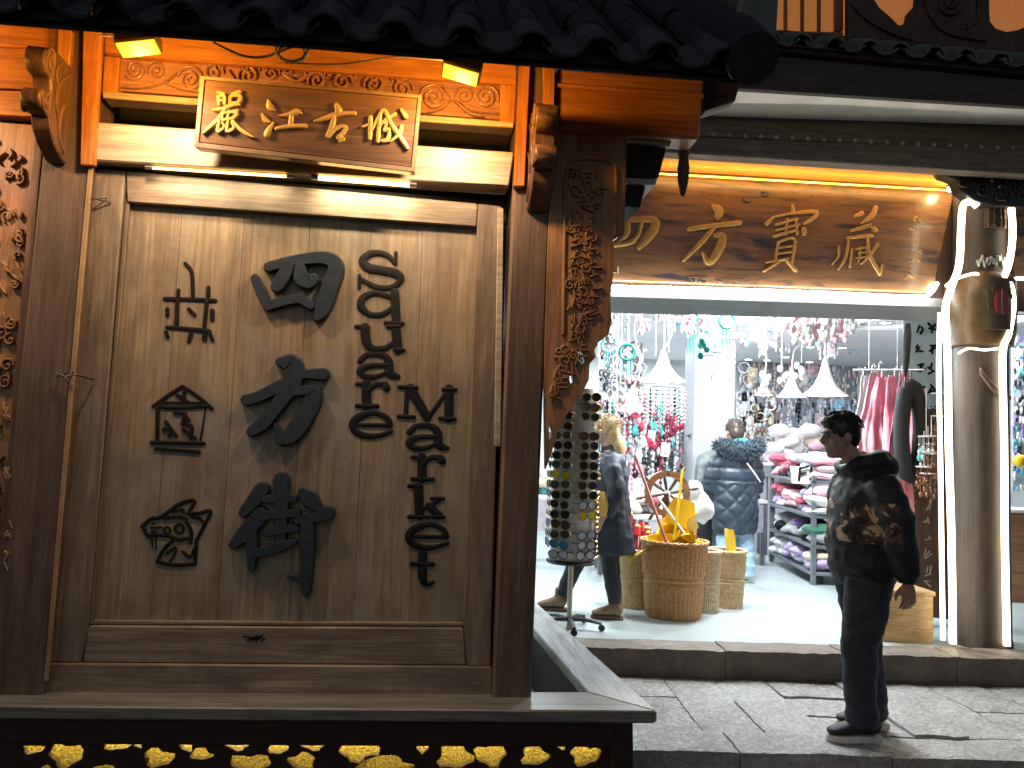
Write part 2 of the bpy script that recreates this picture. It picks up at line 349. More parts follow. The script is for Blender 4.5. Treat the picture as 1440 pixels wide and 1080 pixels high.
SC += [W(spiral((1165, 195), 46, 2.2, 3.3, 1), 9), W(spiral((1350, 195), 42, 2.1, .2, -1), 9), W(spiral((1275, 185), 34, 1.7, 3, 1), 8)]
SC += [[(64, 158, 6), (150, 160, 9), (230, 140, 9), (270, 110, 6)], [(230, 142, 7), (290, 165, 9), (380, 175, 8), (450, 150, 6)], [(1130, 250, 6), (1190, 235, 9), (1240, 200, 9), (1300, 240, 8), (1395, 250, 6)], [(1200, 160, 7), (1235, 200, 9), (1290, 250, 8), (1340, 262, 5)], [(640, 110, 7), (690, 140, 9), (740, 110, 7)], [(450, 100, 7), (480, 140, 9), (540, 165, 7)]]
for i in range(9): SC.append(W(spiral((430+i*75+R.uniform(-8, 8), 88+i*5), 17, 1.2, R.uniform(0, 6), 1, 14), 6))
strokes(MB(), SC, frieze_pos, UPV, .016, .3).build('scroll_carving', w_frieze, fr, smooth=60)
quad(pav_b, 'frieze_sill', w_pale, [(144, 128), (723, 171), (722, 180), (144, 138)], Yp-.0, .09, .004)
quad(pav_b, 'lower_beam', w_pale, [(135, 171), (723, 214), (716, 262), (128, 225)], Yp-.01, .13, .006)
quad(pav_b, 'back_boarding', m_black, [(100, 100), (760, 150), (740, 320), (100, 260)], Yp+.3, .04, 0)
quad(pav_b, 'back_boarding', m_black, [(-60, 20), (90, 20), (40, 300), (-60, 300)], Yp+.24, .04, 0)
# left bay
quad(pav_b, 'upper_board', w_orange, [(-60, 20), (80, 30), (80, 68), (-60, 62)], Yp+.02, .06, .004)
quad(pav_b, 'upper_board', w_orange, [(-60, 64), (80, 70), (78, 126), (-60, 122)], Yp+.03, .06, .004)
quad(pav_b, 'upper_board', w_orange, [(-60, 125), (76, 129), (72, 166), (-60, 158)], Yp+.03, .06, .004)
lp = quad(pav_b, 'carved_panel', w_carve, [(-70, 166), (54, 176), (-14, 965), (-140, 960)], Yp+.07, .04, .003)
quad(pav_b, 'panel_border', w_brk, [(50, 174), (62, 176), (-6, 965), (-17, 965)], Yp+.03, .06, .003)
def lp_pos(x, y): return U(x, y, Yp+.07)
SC = []
for i in range(230):
    y = R.uniform(185, 900); xr = 50-(y-176)*.086; x = R.uniform(-75, xr-3); k = R.random()
    if k < .45: SC.append(W(spiral((x, y), R.uniform(5, 11), R.uniform(.8, 1.5), R.uniform(0, 6), R.choice((-1, 1)), 10), 3.4))
    else:
        a = R.uniform(.6, 2.4); q = R.uniform(9, 22); SC.append([(x, y, 2.5), (x+q*.5*math.cos(a)+R.uniform(-4, 4), y+q*.5*math.sin(a), 5), (x+q*math.cos(a), y+q*math.sin(a), 2)])
strokes(MB(), SC, lp_pos, UPV, .013, .28).build('relief_carving', w_carve, lp, smooth=60)['kind'] = 'stuff'
SC = []
for yy in (575, 660, 742, 782):
    for k in range(4): x = R.uniform(4, 15); y = yy+R.uniform(-10, 10); SC.append([(x, y, 2.2), (x+R.uniform(-5, 6), y+R.uniform(2, 12), 1.8)])
strokes(MB(), SC, lambda x, y: U(x, y, Yp), UPV, .002).build('painted_characters', mat('faded_gold_paint', (.35, .26, .13), .5), pav_b)['kind'] = 'stuff'
# scroll brackets (profile in depth/height, thickness across)
def scroll_bracket(px, ytop, ybot, wpx, depth):
    zt, zb = U(px, ytop, Yp).z, U(px, ybot, Yp).z; H = zt-zb; xc = U(px, (ytop+ybot)/2, Yp).x; wd = wpx/F*Yp
    prof = [(0, 1), (.5, 1.0), (.82, .97), (.97, .88), (1, .78), (.9, .7), (.72, .69), (.68, .6), (.7, .54), (.95, .53), (1.02, .46), (1.0, .38), (.86, .33), (.66, .33), (.6, .22), (.4, .1), (.15, .02), (0, 0)]
    P = [(a, b) for a, b in prof]
    o = MB().prism([V((xc-wd/2, Yp-depth*a, zb+H*b)) for a, b in P], (wd, 0, 0)).build('scroll_bracket', w_brk, pav_b, 35, .006)
    for sgn in (-1, 1):
        def bp(x, y): return V((xc+sgn*wd/2, Yp-depth*x, zb+H*y))
        mb = MB(); strokes(mb, [W(spiral((.78, .84), .13, 1.6, 0, 1, 16), .035), W(spiral((.82, .44), .12, 1.6, 0, -1, 16), .035), [(.15, .9, .03), (.4, .75, .06), (.55, .55, .05), (.4, .35, .03)], [(.1, .6, .03), (.3, .5, .06), (.35, .25, .04), (.15, .1, .03)], [(.45, .93, .03), (.6, .8, .05), (.5, .65, .03)]], bp, V((sgn, 0, 0)), .008, .3)
        mb.build('leaf_carving', w_brk, o, 60)
scroll_bracket(86, 96, 232, 24, .26)
scroll_bracket(757, 168, 300, 30, .24)
# pierced spandrel carved board on the right
out = [(776, 186), (882, 192), (880, 240), (878, 318), (870, 332), (861, 338), (864, 350), (862, 392), (858, 420), (860, 452), (856, 470), (842, 482), (836, 492), (838, 502), (829, 512), (828, 534), (819, 552), (806, 572), (796, 584), (793, 596), (784, 606), (781, 622), (774, 640), (768, 660), (766, 500), (772, 300)]
holes = [[(812, 496), (818, 492), (822, 498), (824, 508), (818, 512), (812, 503)], [(772, 600), (776, 598), (778, 612), (773, 622)], [(800, 530), (806, 526), (808, 536), (802, 540)]]
spn = holed('spandrel_board', [(x, -y) for x, y in out], [[(x, -y) for x, y in h] for h in holes], .06, w_carve, pav_b, lambda x, y, d: U(x, -y, Yp-.012)+V((0, d, 0)))
def sp_pos(x, y): return U(x, y, Yp-.012)
strokes(MB(), [[(792, 470, 5), (794, 300, 5), (796, 245, 5), (806, 226, 5), (830, 223, 5), (858, 227, 5), (866, 245, 5), (864, 330, 5)]], sp_pos, UPV, .012, .3).build('panel_moulding', w_carve, spn, 60)
SC = []
for i in range(190):
    y = R.uniform(240, 560); x1 = 852 if y < 318 else 842 if y < 462 else 826 if y < 500 else 820-(y-500)*.68; x = R.uniform(779 if y > 480 else 800, x1-9); k = R.random()
    if k < .35: SC.append(W(spiral((x, y), R.uniform(4, 9), R.uniform(.8, 1.4), R.uniform(0, 6), R.choice((-1, 1)), 10), 2.6))
    else: a = R.choice((0, 1.57))+R.uniform(-.4, .4); q = R.uniform(6, 18); SC.append([(x, y, 2), (x+q*.5*math.cos(a), y+q*.5*math.sin(a), 3.6), (x+q*math.cos(a), y+q*math.sin(a), 1.6)])
strokes(MB(), SC, sp_pos, UPV, .011, .28).build('relief_carving', w_carve, spn, 60)['kind'] = 'stuff'
quad(pav_b, 'side_beam', w_orange, [(783, 96), (990, 112), (983, 196), (783, 186)], Yp-.005, .14, .008)
quad(pav_b, 'beam_moulding', w_orange, [(783, 116), (990, 131), (990, 137), (783, 122)], Yp-.02, .014, .003)
quad(pav_b, 'beam_end_board', w_dark, [(992, 100), (1044, 108), (1034, 142), (992, 156)], Yp+.02, .1, .004)
# stepped bracket blocks and hanging pendant under the beam
w_pl = mat('pale_edge_board', (.4, .38, .36), .5)
for q, mt, y_, t in (([(880, 190), (944, 199), (942, 206), (880, 198)], w_pl, .02, .3), ([(880, 199), (938, 206), (926, 250), (880, 249)], m_black, .05, .25), ([(880, 250), (924, 252), (922, 260), (880, 258)], w_pl, .04, .3), ([(880, 260), (908, 262), (900, 292), (880, 290)], m_black, .06, .25)):
    quad(pav_b, 'bracket_block', mt, q, Yp+.02+y_, t, .003)
pc = U(962, 196, Yp+.18)
MB().lathe([(0, 0), (.028, 0), (.03, -.05), (.022, -.09), (.03, -.14), (.026, -.2), (.012, -.27), (0, -.28)][::-1], pc, 12).build('drop_pendant', w_brk, pav_b, 50)
# roof with rows of tiles and drip edge
roofm = w_dark
eA, eB = U(-150, 14, 2.86), U(1046, 110, 2.86); rslope = V((0, 1, math.tan(math.radians(38))))
rl = 1.75
bd = MB().prism([eA+V((0, 0, .01)), eB+V((0, 0, .01)), eB+rslope*rl+V((0, 0, .01)), eA+rslope*rl+V((0, 0, .01))], (0, 0, .03)); roof = bd.build('roof', m_tile, pav_b, 0)
part(roof, 'soffit_board', w_dark, [eA+V((0, .02, -.012)), eB+V((0, .02, -.012)), eB+rslope*.72+V((0, 0, -.012)), eA+rslope*.72+V((0, 0, -.012))], (0, 0, .014), 0)
ex = (eB-eA); n_t = int(ex.length/.245); ex.normalize(); up = ex.cross(rslope.normalized()); sd = rslope.normalized()
tl = MB(); nn = 9
def tile_mesh(r0_, r1_, ln, th, a0=0, a1=math.pi):
    b = MB(); vs = []; fs = []
    for t, r in ((0, r0_), (1, r1_)):
        for rr in (r, r-th):
            for i in range(nn): a = a0+(a1-a0)*i/(nn-1); vs.append(V((rr*math.cos(a), ln*t, rr*math.sin(a))))
    for i in range(nn-1):
        fs += [(i, i+1, 2*nn+i+1, 2*nn+i), (nn+i, 3*nn+i, 3*nn+i+1, nn+i+1), (i, nn+i, nn+i+1, i+1), (2*nn+i, 2*nn+i+1, 3*nn+i+1, 3*nn+i)]
    fs += [(0, 2*nn, 3*nn, nn), (nn-1, 2*nn-1, 4*nn-1, 3*nn-1)]
    return b.add(vs, fs)
t_end = tile_mesh(.074, .07, .3, .010).mesh('roof_tile', m_tile2); t_cov = tile_mesh(.07, .066, .3, .012).mesh('roof_tile', m_tile)
t_pan = tile_mesh(.105, .105, .3, .012, math.pi*1.18, math.pi*1.82).mesh('drip_tile', m_tile2)
def tile_roof(parent, A, n, pitch, ex, sd, up, rows, first, cover, pan, rj=.01):
    for i in range(n+1):
        for k in range(rows):
            o = link('roof_tile', first if k == 0 else cover, parent)
            M = Matrix((ex, sd, up)).transposed().to_4x4(); M.translation = A+ex*(pitch*i+R.uniform(-rj, rj))+sd*(.27*k-.035+R.uniform(-rj, rj))+up*(.03+.004*(k % 2)+R.uniform(0, .006))
            o.matrix_parent_inverse = parent.matrix_world.inverted(); o.matrix_world = M
        o = link('drip_tile', pan, parent); M = Matrix((ex, sd, up)).transposed().to_4x4()
        M.translation = A+ex*(pitch*(i+.5)+R.uniform(-rj, rj))+sd*(-.03+R.uniform(-rj, rj))+up*.12; o.matrix_parent_inverse = parent.matrix_world.inverted(); o.matrix_world = M
bpy.context.view_layer.update()
tile_roof(roof, eA+up*.01, n_t, .245, ex, sd, up, 6, t_end, t_cov, t_pan)
rg = MB().tube([eB+sd*t+up*(.09+.02*math.sin(t*9)) for t in (-.05, .3, .7, 1.2, 1.7)], [.1, .11, .1, .11, .12], 10); rg.build('verge_ridge', m_tile, roof, 50)
MB().prism([eB+sd*.12+up*.1+ex*-.05, eB+sd*.35+up*.3+ex*.02, eB+sd*.42+up*.22+ex*.2, eB+sd*.2+up*.04+ex*.16], up*.03+ex*.02).build('ridge_end_tile', mat('grey_green_tile', (.12, .13, .125), .7, bmp=.3), roof, 30, .006)

# ================================================================== DOOR-LIKE SIGN WALL
dw = thing('wooden_sign_panel', 'large weathered wooden panel with black Chinese characters and English lettering reading Square Market', 'sign', U(376, 965, Yp+.04))
Ys = Yp+.05; Yk = Yp+.085
quad(dw, 'stile', w_door, [(131, 236), (176, 240), (124, 880), (115, 932), (62, 931)], Ys, .05, .005)
quad(dw, 'stile', w_door, [(672, 286), (706, 290), (690, 937), (656, 937), (652, 882)], Ys, .05, .005)
quad(dw, 'top_rail', w_doorX, [(177, 240), (671, 286), (670, 319), (178, 284)], Ys+.002, .05, .005)
quad(dw, 'bottom_rail', w_doorX, [(124.5, 880), (651, 883), (655, 936), (116, 932)], Ys+.002, .05, .006)
quad(dw, 'base_board', w_doorX, [(60, 933), (691, 938), (692, 984), (52, 980)], Ys-.012, .07, .005)
quad(dw, 'inner_moulding', w_doorX, [(125, 873), (651, 876), (651, 881), (124.5, 878)], Ys+.012, .03, .003)
quad(dw, 'inner_moulding', w_door, [(176.5, 284), (182, 285), (131, 874), (126, 874)], Ys+.012, .03, .002)
NP = 6
def lerp(a, b, t): return (a[0]+(b[0]-a[0])*t, a[1]+(b[1]-a[1])*t)
T0, T1, B0, B1 = (172, 280), (672, 316), (118, 886), (658, 888)
cuts = [0, .17, .345, .53, .70, .845, 1]
for i in range(NP):
    a, b = cuts[i]+.0004, cuts[i+1]-.0004
    quad(dw, 'plank', w_plank, [lerp(T0, T1, a), lerp(T0, T1, b), lerp(B0, B1, b), lerp(B0, B1, a)], Yk+R.uniform(0, .0012), .025, .0009)
quad(dw, 'backing', m_black, [(100, 230), (712, 285), (696, 970), (50, 965)], Yk+.04, .03, 0)
cp = lambda x0, y0, s: crop(x0, y0, s, lambda x, y: U(x, y, Yk-.001))
SI = [[(250, 440, 100), (330, 620, 115), (400, 760, 110)], [(400, 760, 110), (560, 715, 110), (760, 680, 110), (900, 755, 100)], [(410, 310, 120), (700, 240, 130), (1050, 205, 150), (1190, 300, 180), (1130, 530, 195), (1030, 800, 180), (970, 900, 90)], [(640, 290, 150), (580, 420, 160), (510, 530, 150)], [(775, 290, 120), (785, 430, 170), (870, 480, 170), (930, 450, 130)]]
FA = [[(545, 140, 100), (660, 170, 200), (680, 330, 180), (640, 420, 150)], [(200, 525, 110), (330, 490, 110), (560, 375, 120), (760, 275, 90), (980, 265, 120)], [(620, 430, 170), (500, 600, 140), (380, 750, 140), (260, 840, 110)], [(690, 445, 90), (840, 430, 110), (880, 490, 170), (800, 680, 180), (660, 870, 170), (560, 930, 110)], [(560, 920, 100), (500, 780, 50)]]
JI = [[(350, 190, 120), (280, 290, 110), (200, 380, 80)], [(340, 400, 130), (200, 560, 120), (120, 640, 80)], [(270, 540, 90), (270, 700, 90), (265, 830, 60)], [(510, 110, 125), (510, 300, 120), (500, 660, 85)], [(370, 270, 60), (490, 265, 70), (610, 265, 60)], [(350, 410, 70), (500, 390, 75), (640, 385, 65)], [(380, 545, 60), (500, 520, 70), (630, 505, 60)], [(290, 715, 60), (450, 670, 85), (600, 620, 60)], [(690, 220, 90), (740, 270, 125), (800, 330, 90)], [(640, 445, 60), (760, 425, 80), (890, 380, 110)], [(720, 430, 110), (720, 700, 115), (710, 1020, 80)], [(700, 930, 60), (640, 915, 50), (570, 900, 40)]]
for ST, x0, y0, s_, nm in ((SI, 330, 340, 8.306, 'four'), (FA, 320, 490, 7.2, 'square'), (JI, 310, 655, 5.84, 'street')):
    o = strokes(MB(), [[(x, y, w_*1.1) for x, y, w_ in q] for q in ST], cp(x0, y0, s_), UPV, .034, .1).build('raised_character', m_paint, dw, 50)
o['label'] = 'bottom black raised character, darker and more worn than the two above'
LT = {'S': [[(178, 82, 12), (150, 57, 14), (110, 54, 17), (84, 74, 22), (98, 95, 24), (135, 103, 22), (178, 112, 24), (194, 130, 20), (170, 152, 14), (125, 153, 14), (78, 130, 12)], [(180, 52, 9), (180, 85, 9)], [(74, 118, 9), (74, 154, 9)]],
 'q': [[(166, 182, 14), (120, 170, 14), (84, 185, 20), (80, 212, 22), (105, 232, 14), (140, 232, 14), (168, 215, 14)], [(176, 168, 24), (182, 260, 24)], [(150, 257, 11), (200, 259, 11)]],
 'u': [[(64, 268, 11), (100, 270, 11)], [(90, 270, 24), (94, 312, 24), (112, 333, 18), (150, 330, 14), (176, 312, 12)], [(180, 268, 25), (186, 336, 25)], [(156, 268, 11), (190, 268, 11)], [(184, 335, 11), (204, 337, 9)]],
 'a': [[(76, 368, 16), (96, 350, 14), (138, 350, 16), (158, 368, 22), (162, 404, 24), (188, 414, 11)], [(156, 381, 12), (104, 382, 14), (76, 396, 20), (88, 412, 16), (122, 414, 13), (156, 400, 10)]],
 'r': [[(66, 435, 11), (100, 437, 11)], [(93, 435, 25), (95, 498, 25)], [(66, 499, 12), (126, 500, 12)], [(100, 455, 12), (118, 438, 14), (150, 436, 15)], [(150, 445, 20), (154, 447, 20)]],
 'e': [[(52, 555, 11), (166, 556, 11)], [(162, 555, 18), (152, 533, 15), (115, 520, 14), (72, 532, 21), (54, 556, 22), (72, 581, 18), (118, 588, 14), (168, 574, 9)]],
 'M': [[(214, 446, 13), (208, 530, 13)], [(222, 448, 26), (271, 533, 24)], [(333, 452, 10), (275, 533, 12)], [(336, 450, 25), (334, 536, 25)], [(190, 444, 11), (240, 446, 11)], [(188, 530, 11), (232, 532, 11)], [(318, 451, 11), (354, 452, 11)], [(308, 536, 11), (352, 538, 11)]],
 'k': [[(246, 735, 25), (249, 820, 25)], [(218, 733, 11), (255, 735, 11)], [(218, 823, 11), (276, 824, 11)], [(308, 774, 12), (262, 800, 13)], [(276, 792, 20), (306, 820, 22)], [(284, 770, 10), (319, 770, 10)], [(286, 824, 11), (319, 824, 11)]],
 't': [[(258, 930, 25), (258, 1000, 24), (270, 1020, 14), (290, 1014, 9)], [(226, 961, 13), (288, 962, 13)]]}
for ch, dx, dy in (('S', 0, 0), ('q', 0, 0), ('u', 0, 0), ('a', 0, 0), ('r', 0, 0), ('e', 0, 0), ('M', 0, 0), ('a', 143, 209), ('r', 162, 214), ('k', 0, 0), ('e', 164, 326), ('t', 0, 0)):
    strokes(MB(), [[(x+dx, y+dy, w_*1.1) for x, y, w_ in q] for q in LT[ch]], cp(470, 330, 2.076), UPV, .003, .06).build('letter', m_letter, dw, 50)
D1 = [[(670, 90), (745, 200), (758, 480)], [(430, 500), (700, 505), (1020, 522)], [(590, 400, 45), (585, 480, 45)], [(580, 520, 50), (568, 810, 58)], [(940, 365, 45), (935, 470, 50)], [(920, 540, 48), (890, 850, 45)], [(455, 830, 40), (700, 850, 48), (950, 880, 55)], [(460, 620, 50), (460, 690, 50)], [(985, 640, 55), (985, 740, 55)], [(710, 620, 45), (780, 690, 45)], [(445, 890, 45), (465, 950, 45)], [(735, 910, 55), (710, 1000, 45)], [(905, 890, 50), (890, 970, 60)], [(950, 890, 45), (985, 980, 45)]]
D2 = [[(230, 370), (420, 235), (600, 120)], [(600, 120), (790, 245), (970, 400)], [(300, 325, 32), (860, 330, 32)], [(300, 370), (520, 395), (900, 370)], [(285, 390, 55), (280, 830, 50)], [(890, 400, 20), (860, 600, 20), (825, 800, 26)], [(210, 830, 50), (870, 840, 48)], [(260, 910, 42), (810, 950, 50)], [(530, 230), (660, 310)], [(625, 195), (600, 330)], [(500, 460), (600, 465), (680, 550)], [(640, 470), (600, 600)], [(390, 570), (520, 750)], [(360, 665), (450, 670), (430, 750)], [(650, 600), (720, 640), (700, 770)], [(610, 670), (760, 780)]]
def circ(x, y, r, w_): return [(x+r*math.cos(a*.7854), y+r*math.sin(a*.7854), w_) for a in range(9)]
D3 = [[(180, 450), (290, 360), (420, 330), (650, 170), (840, 125), (770, 270)], [(760, 285), (900, 285), (1045, 260), (965, 440), (870, 620)], [(865, 620), (850, 920)], [(850, 925), (600, 940), (370, 900)], [(370, 900), (440, 760), (560, 630)], [(200, 470), (250, 560), (400, 562), (500, 570), (640, 620), (750, 600)], [(740, 400), (800, 520), (790, 660)], circ(650, 480, 55, 34), circ(495, 500, 42, 22), [(460, 350, 50), (640, 335, 40), (740, 360, 40)], [(480, 800, 30), (600, 720, 40), (580, 830, 30), (530, 885, 25)], [(690, 770, 35), (790, 840, 40), (830, 740, 30)], [(300, 600, 18), (310, 720, 12)], [(350, 600, 18), (360, 740, 12)], [(255, 590, 30), (300, 580, 20)], [(800, 330, 40), (900, 350, 50), (950, 400, 30)], [(560, 270, 30), (680, 240, 45), (710, 290, 30)], [(300, 420, 20), (330, 410, 20)], [(300, 520, 25), (340, 520, 25)], [(280, 470, 18), (430, 460, 18)]]
for D, x0, y0, s_, lb in ((D1, 180, 360, 8.307, 'square lattice pictograph'), (D2, 190, 530, 9, 'little house pictograph'), (D3, 180, 690, 9, 'animal head pictograph')):
    o = strokes(MB(), D, cp(x0, y0, s_), UPV, .0022, .05, 48).build('painted_pictograph', m_ink, dw, 50); o['label'] = lb
SC = [[(340+R.uniform(0, 30), 893+R.uniform(0, 8), 2), (340+R.uniform(0, 34), 893+R.uniform(0, 9), 2)] for _ in range(7)]
strokes(MB(), SC, lambda x, y: U(x, y, Ys+.001), UPV, .0015, .05).build('scribbled_mark', m_ink, dw, 50)
# nails / hook on the left stile
hk = MB()
hk.tube([U(78, 524, Yp-.02), U(92, 530, Yp-.03), U(108, 527, Yp-.03), U(132, 534, Yp+.04)], .004, 6); hk.tube([U(84, 521, Yp-.01), U(97, 537, Yp-.05), U(103, 523, Yp-.04)], .0035, 6); hk.tube([U(80, 530, Yp-.02), U(95, 524, Yp-.03)], .003, 6)
tag(hk.build('wire_hook', m_cable), 'twisted wire hook fastened across post and panel edge', 'hook')
tw = MB(); tw.tube([U(123, 277, Yp-.002), U(140, 281, Yp+.02), U(156, 285, Yp+.046)], .003, 6); tw.tube([U(125, 280, Yp-.004), U(150, 279, Yp+.045)], .0022, 6)
tag(tw.build('tie_wire', m_cable), 'short dark tie wire poking from the upper panel corner', 'wire')

# ================================================================== NAME BOARD
nb = thing('name_board', 'wooden plaque with four raised gold Chinese characters mounted over the sign panel', 'sign', U(430, 220, 3.3))
qd = [(282, 107), (593, 134), (583, 242), (273, 207)]
yt, yb = 3.2, 3.24
P4 = [U(qd[0][0], qd[0][1], yt), U(qd[1][0], qd[1][1], yt), U(qd[2][0], qd[2][1], yb), U(qd[3][0], qd[3][1], yb)]
nn_ = (P4[1]-P4[0]).cross(P4[3]-P4[0]).normalized()
if nn_.y > 0: nn_ = -nn_
part(nb, 'box_body', w_board, [p-nn_*.006 for p in P4], -nn_*.075, .003)
def npos(x, y, h=0): d = ray(x, y); t = (P4[0]-CAM).dot(nn_)/d.dot(nn_); return CAM+d*t+nn_*h
ins = [(289, 112.5), (587, 139), (577.5, 235), (280.5, 200)]
part(nb, 'face_board', w_board, [npos(*p) for p in ins], -nn_*.02, .002)
for i in range(4):
    a, b = qd[i], qd[(i+1) % 4]; c, d = ins[(i+1) % 4], ins[i]
    c2 = lerp(c, b, .12); d2 = lerp(d, a, .12)
    part(nb, 'frame_strip', mat('pale_board_edge', (.3, .22, .14), .4), [npos(*p) for p in (a, b, c2, d2)], nn_*.004, .0012)
G1 = [[(240, 140, 35), (320, 160, 42)], [(245, 195, 45), (325, 190, 45), (325, 285, 45)], [(250, 195, 45), (255, 285, 40)], [(250, 240, 38), (310, 240, 38)], [(430, 160, 42), (520, 132, 45)], [(400, 195, 42), (398, 285, 40)], [(405, 190, 38), (520, 185, 55), (505, 265, 48), (420, 272, 36)], [(180, 362, 28), (300, 345, 45), (430, 300, 45), (515, 300, 30)], [(350, 330, 42), (250, 470, 48), (160, 560, 46), (60, 655, 28)], [(310, 405, 38), (490, 368, 38)], [(300, 410, 38), (300, 485, 42), (360, 470, 38), (385, 370, 34)], [(400, 395, 36), (485, 400, 42), (440, 460, 45), (370, 480, 30)], [(262, 500, 45), (240, 635, 42), (322, 580, 36), (300, 520, 30)], [(372, 500, 42), (360, 632, 46), (445, 590, 42), (420, 520, 32)], [(430, 500, 40), (520, 600, 52), (620, 670, 50), (712, 714, 12)]]
G2 = [[(880, 240, 28), (900, 320, 88), (950, 360, 38)], [(800, 410, 24), (840, 480, 70), (885, 512, 42)], [(942, 520, 18), (890, 610, 68), (860, 675, 78)], [(1015, 437, 22), (1140, 422, 58), (1240, 385, 82), (1290, 400, 30)], [(1170, 440, 58), (1163, 540, 58)], [(985, 597, 50), (1150, 572, 60), (1345, 567, 62)]]
G3 = [[(108, 347, 26), (230, 312, 60), (380, 262, 62), (585, 250, 46)], [(365, 150, 50), (392, 220, 85), (360, 275, 50)], [(340, 290, 55), (310, 420, 65), (268, 522, 62)], [(268, 525, 55), (340, 450, 48), (430, 410, 50), (478, 430, 55), (430, 500, 50), (382, 545, 48), (450, 558, 48), (400, 592, 22)]]
G4 = [[(680, 412, 32), (765, 383, 42)], [(770, 300, 52), (770, 420, 55), (765, 555, 46)], [(790, 450, 30), (850, 330, 40), (920, 220, 50), (965, 262, 46)], [(885, 260, 48), (870, 430, 50), (860, 585, 50)], [(885, 400, 32), (950, 330, 38), (1065, 262, 42)], [(935, 370, 40), (972, 350, 34), (935, 460, 38), (992, 440, 36), (978, 560, 55), (912, 582, 46)], [(950, 232, 45), (1010, 370, 55), (1100, 500, 60), (1212, 665, 46)], [(1145, 408, 50), (1110, 500, 48), (1008, 592, 20)], [(1138, 208, 36), (1192, 292, 55)]]
for G, x0, y0, s_ in ((G1, 280, 115, 9), (G2, 280, 115, 9), (G3, 430, 130, 8.47), (G4, 430, 130, 8.47)):
    strokes(MB(), G, crop(x0, y0, s_, npos), nn_, .011, .18).build('gold_character', m_gold, nb, 50)
for x in (330, 540):
    part(nb, 'support_block', w_brk, [npos(x, 150)-nn_*.08, npos(x+30, 152)-nn_*.08, npos(x+30, 190)-nn_*.08, npos(x, 188)-nn_*.08], (0, .12, 0), .003)

# ================================================================== PAVILION LAMPS
def flood(px, py, dirx, lb):
    c = U(px, py, 2.98); t = thing('flood_lamp', lb, 'lamp', c)
    h = MB().box((0, 0, 0), (.15, .06, .085)); ob = h.build('housing', mat('yellow_lamp_case', (.55, .4, .04), .4), None, 30, .006)
    gl = MB().box((0, 0, 0), (.135, .006, .072)).build('glass', m_yellow_lamp, None, 30, .001)
    br = MB().tube([V((0, 0, .03)), V((0, .0, .12))], .008, 6).build('bracket', m_cable)
    return t, ob, gl, br, c
for px, py, sg in ((194, 58, 1), (650, 96, -1), (-235, 22, 2)):
    t, ob, gl, br, c = flood(px, py, sg, {1: 'yellow flood lamp under the eave above the left end of the name board', -1: 'yellow flood lamp under the eave beyond the right end of the name board', 2: 'yellow flood lamp over the carved side panel of the pavilion'}[sg]); sg = 1 if sg == 2 else sg
    rot = Matrix.Rotation(math.radians(sg*-12), 4, 'Y') @ Matrix.Rotation(math.radians(-104), 4, 'X')
    for o, off in ((ob, V((0, 0, 0))), (gl, V((0, .033, 0))), (br, V((0, 0, 0)))):
        o.parent = t; o.matrix_parent_inverse = Matrix(); o.matrix_basis = (rot if o is not br else Matrix()) @ Matrix.Translation(off)
    aim = U(430+sg*-40, 330, Yp)
    lamp('flood_light', 'SPOT', c+V((0, .06, -.06)), 15, (1, .96, .88), t, .06, c+V((sg*.12, .5, -1.3)), 150, .9)
    lamp('flood_light', 'POINT', c+V((0, .05, -.05)), 20, (1, .43, .07), t, .05)
m_gc = mat('grey_cable', (.16, .15, .15), .5)
for pts, r_c, lb in (([(140, 50, 3.1), (190, 52, 3.05)], .004, 'short cable feeding the flood lamp above the plaque corner'), ([(300, 60, 3.0), (340, 78, 3.02), (370, 80, 3.02), (400, 70, 3.0), (420, 62, 3.0)], .005, 'sagging dark cable running into the coil under the eave'), ([(400, 88, 3.05), (480, 90, 3.05), (560, 80, 3.03), (650, 88, 3.05)], .003, 'thin cable stretched from the coil to the flood lamp')):
    tag(MB().tube([V(q) for q in catmull([tuple(U(*q)) for q in pts], 5)], r_c, 6).build('lamp_cable', m_gc), lb, 'cable')
cb = MB(); cb.tube([U(410, 72, 3.0)+V((.05*math.cos(a/9*6.28)*(1+.012*a), .02*math.sin(a*.4), .036*math.sin(a/9*6.28)*(1+.01*a))) for a in range(30)], .005, 6)
tag(cb.build('cable_coil', m_gc), 'loose coil of grey cable hanging under the tiled eave', 'cable')
for (a, b, rr, lb, wv) in (((215, 236), (403, 248), .006, 'thin warm glowing light tube between beam and panel, dimmer one', 5), ((448, 250), (576, 260), .010, 'short bright warm light tube below the right half of the plaque', 9)):
    A, B = U(*a, Yp+.0), U(*b, Yp+.0); t = thing('light_tube', lb, 'lamp', (A+B)/2)
    MB().tube([A, B], rr, 10).build('tube', glow('tube%d' % wv, (1, .55, .16), wv), t, 60); MB().tube([A+V((0, .02, .012)), B+V((0, .02, .012))], .009, 6).build('holder', w_brk, t)
    MB().tube([A-(B-A).normalized()*.03, A], rr*1.25, 8).build('end_cap', m_steel, t); MB().tube([B, B+(B-A).normalized()*.03], rr*1.25, 8).build('end_cap', m_steel, t)
    L = lamp('tube_light', 'AREA', (A+B)/2+V((0, -.02, -.02)), wv*.32, (1, .78, .5), t, (B-A).length, (A+B)/2+V((0, .25, -1)), sy=.02)
    L.rotation_euler = (math.radians(14), 0, 0)

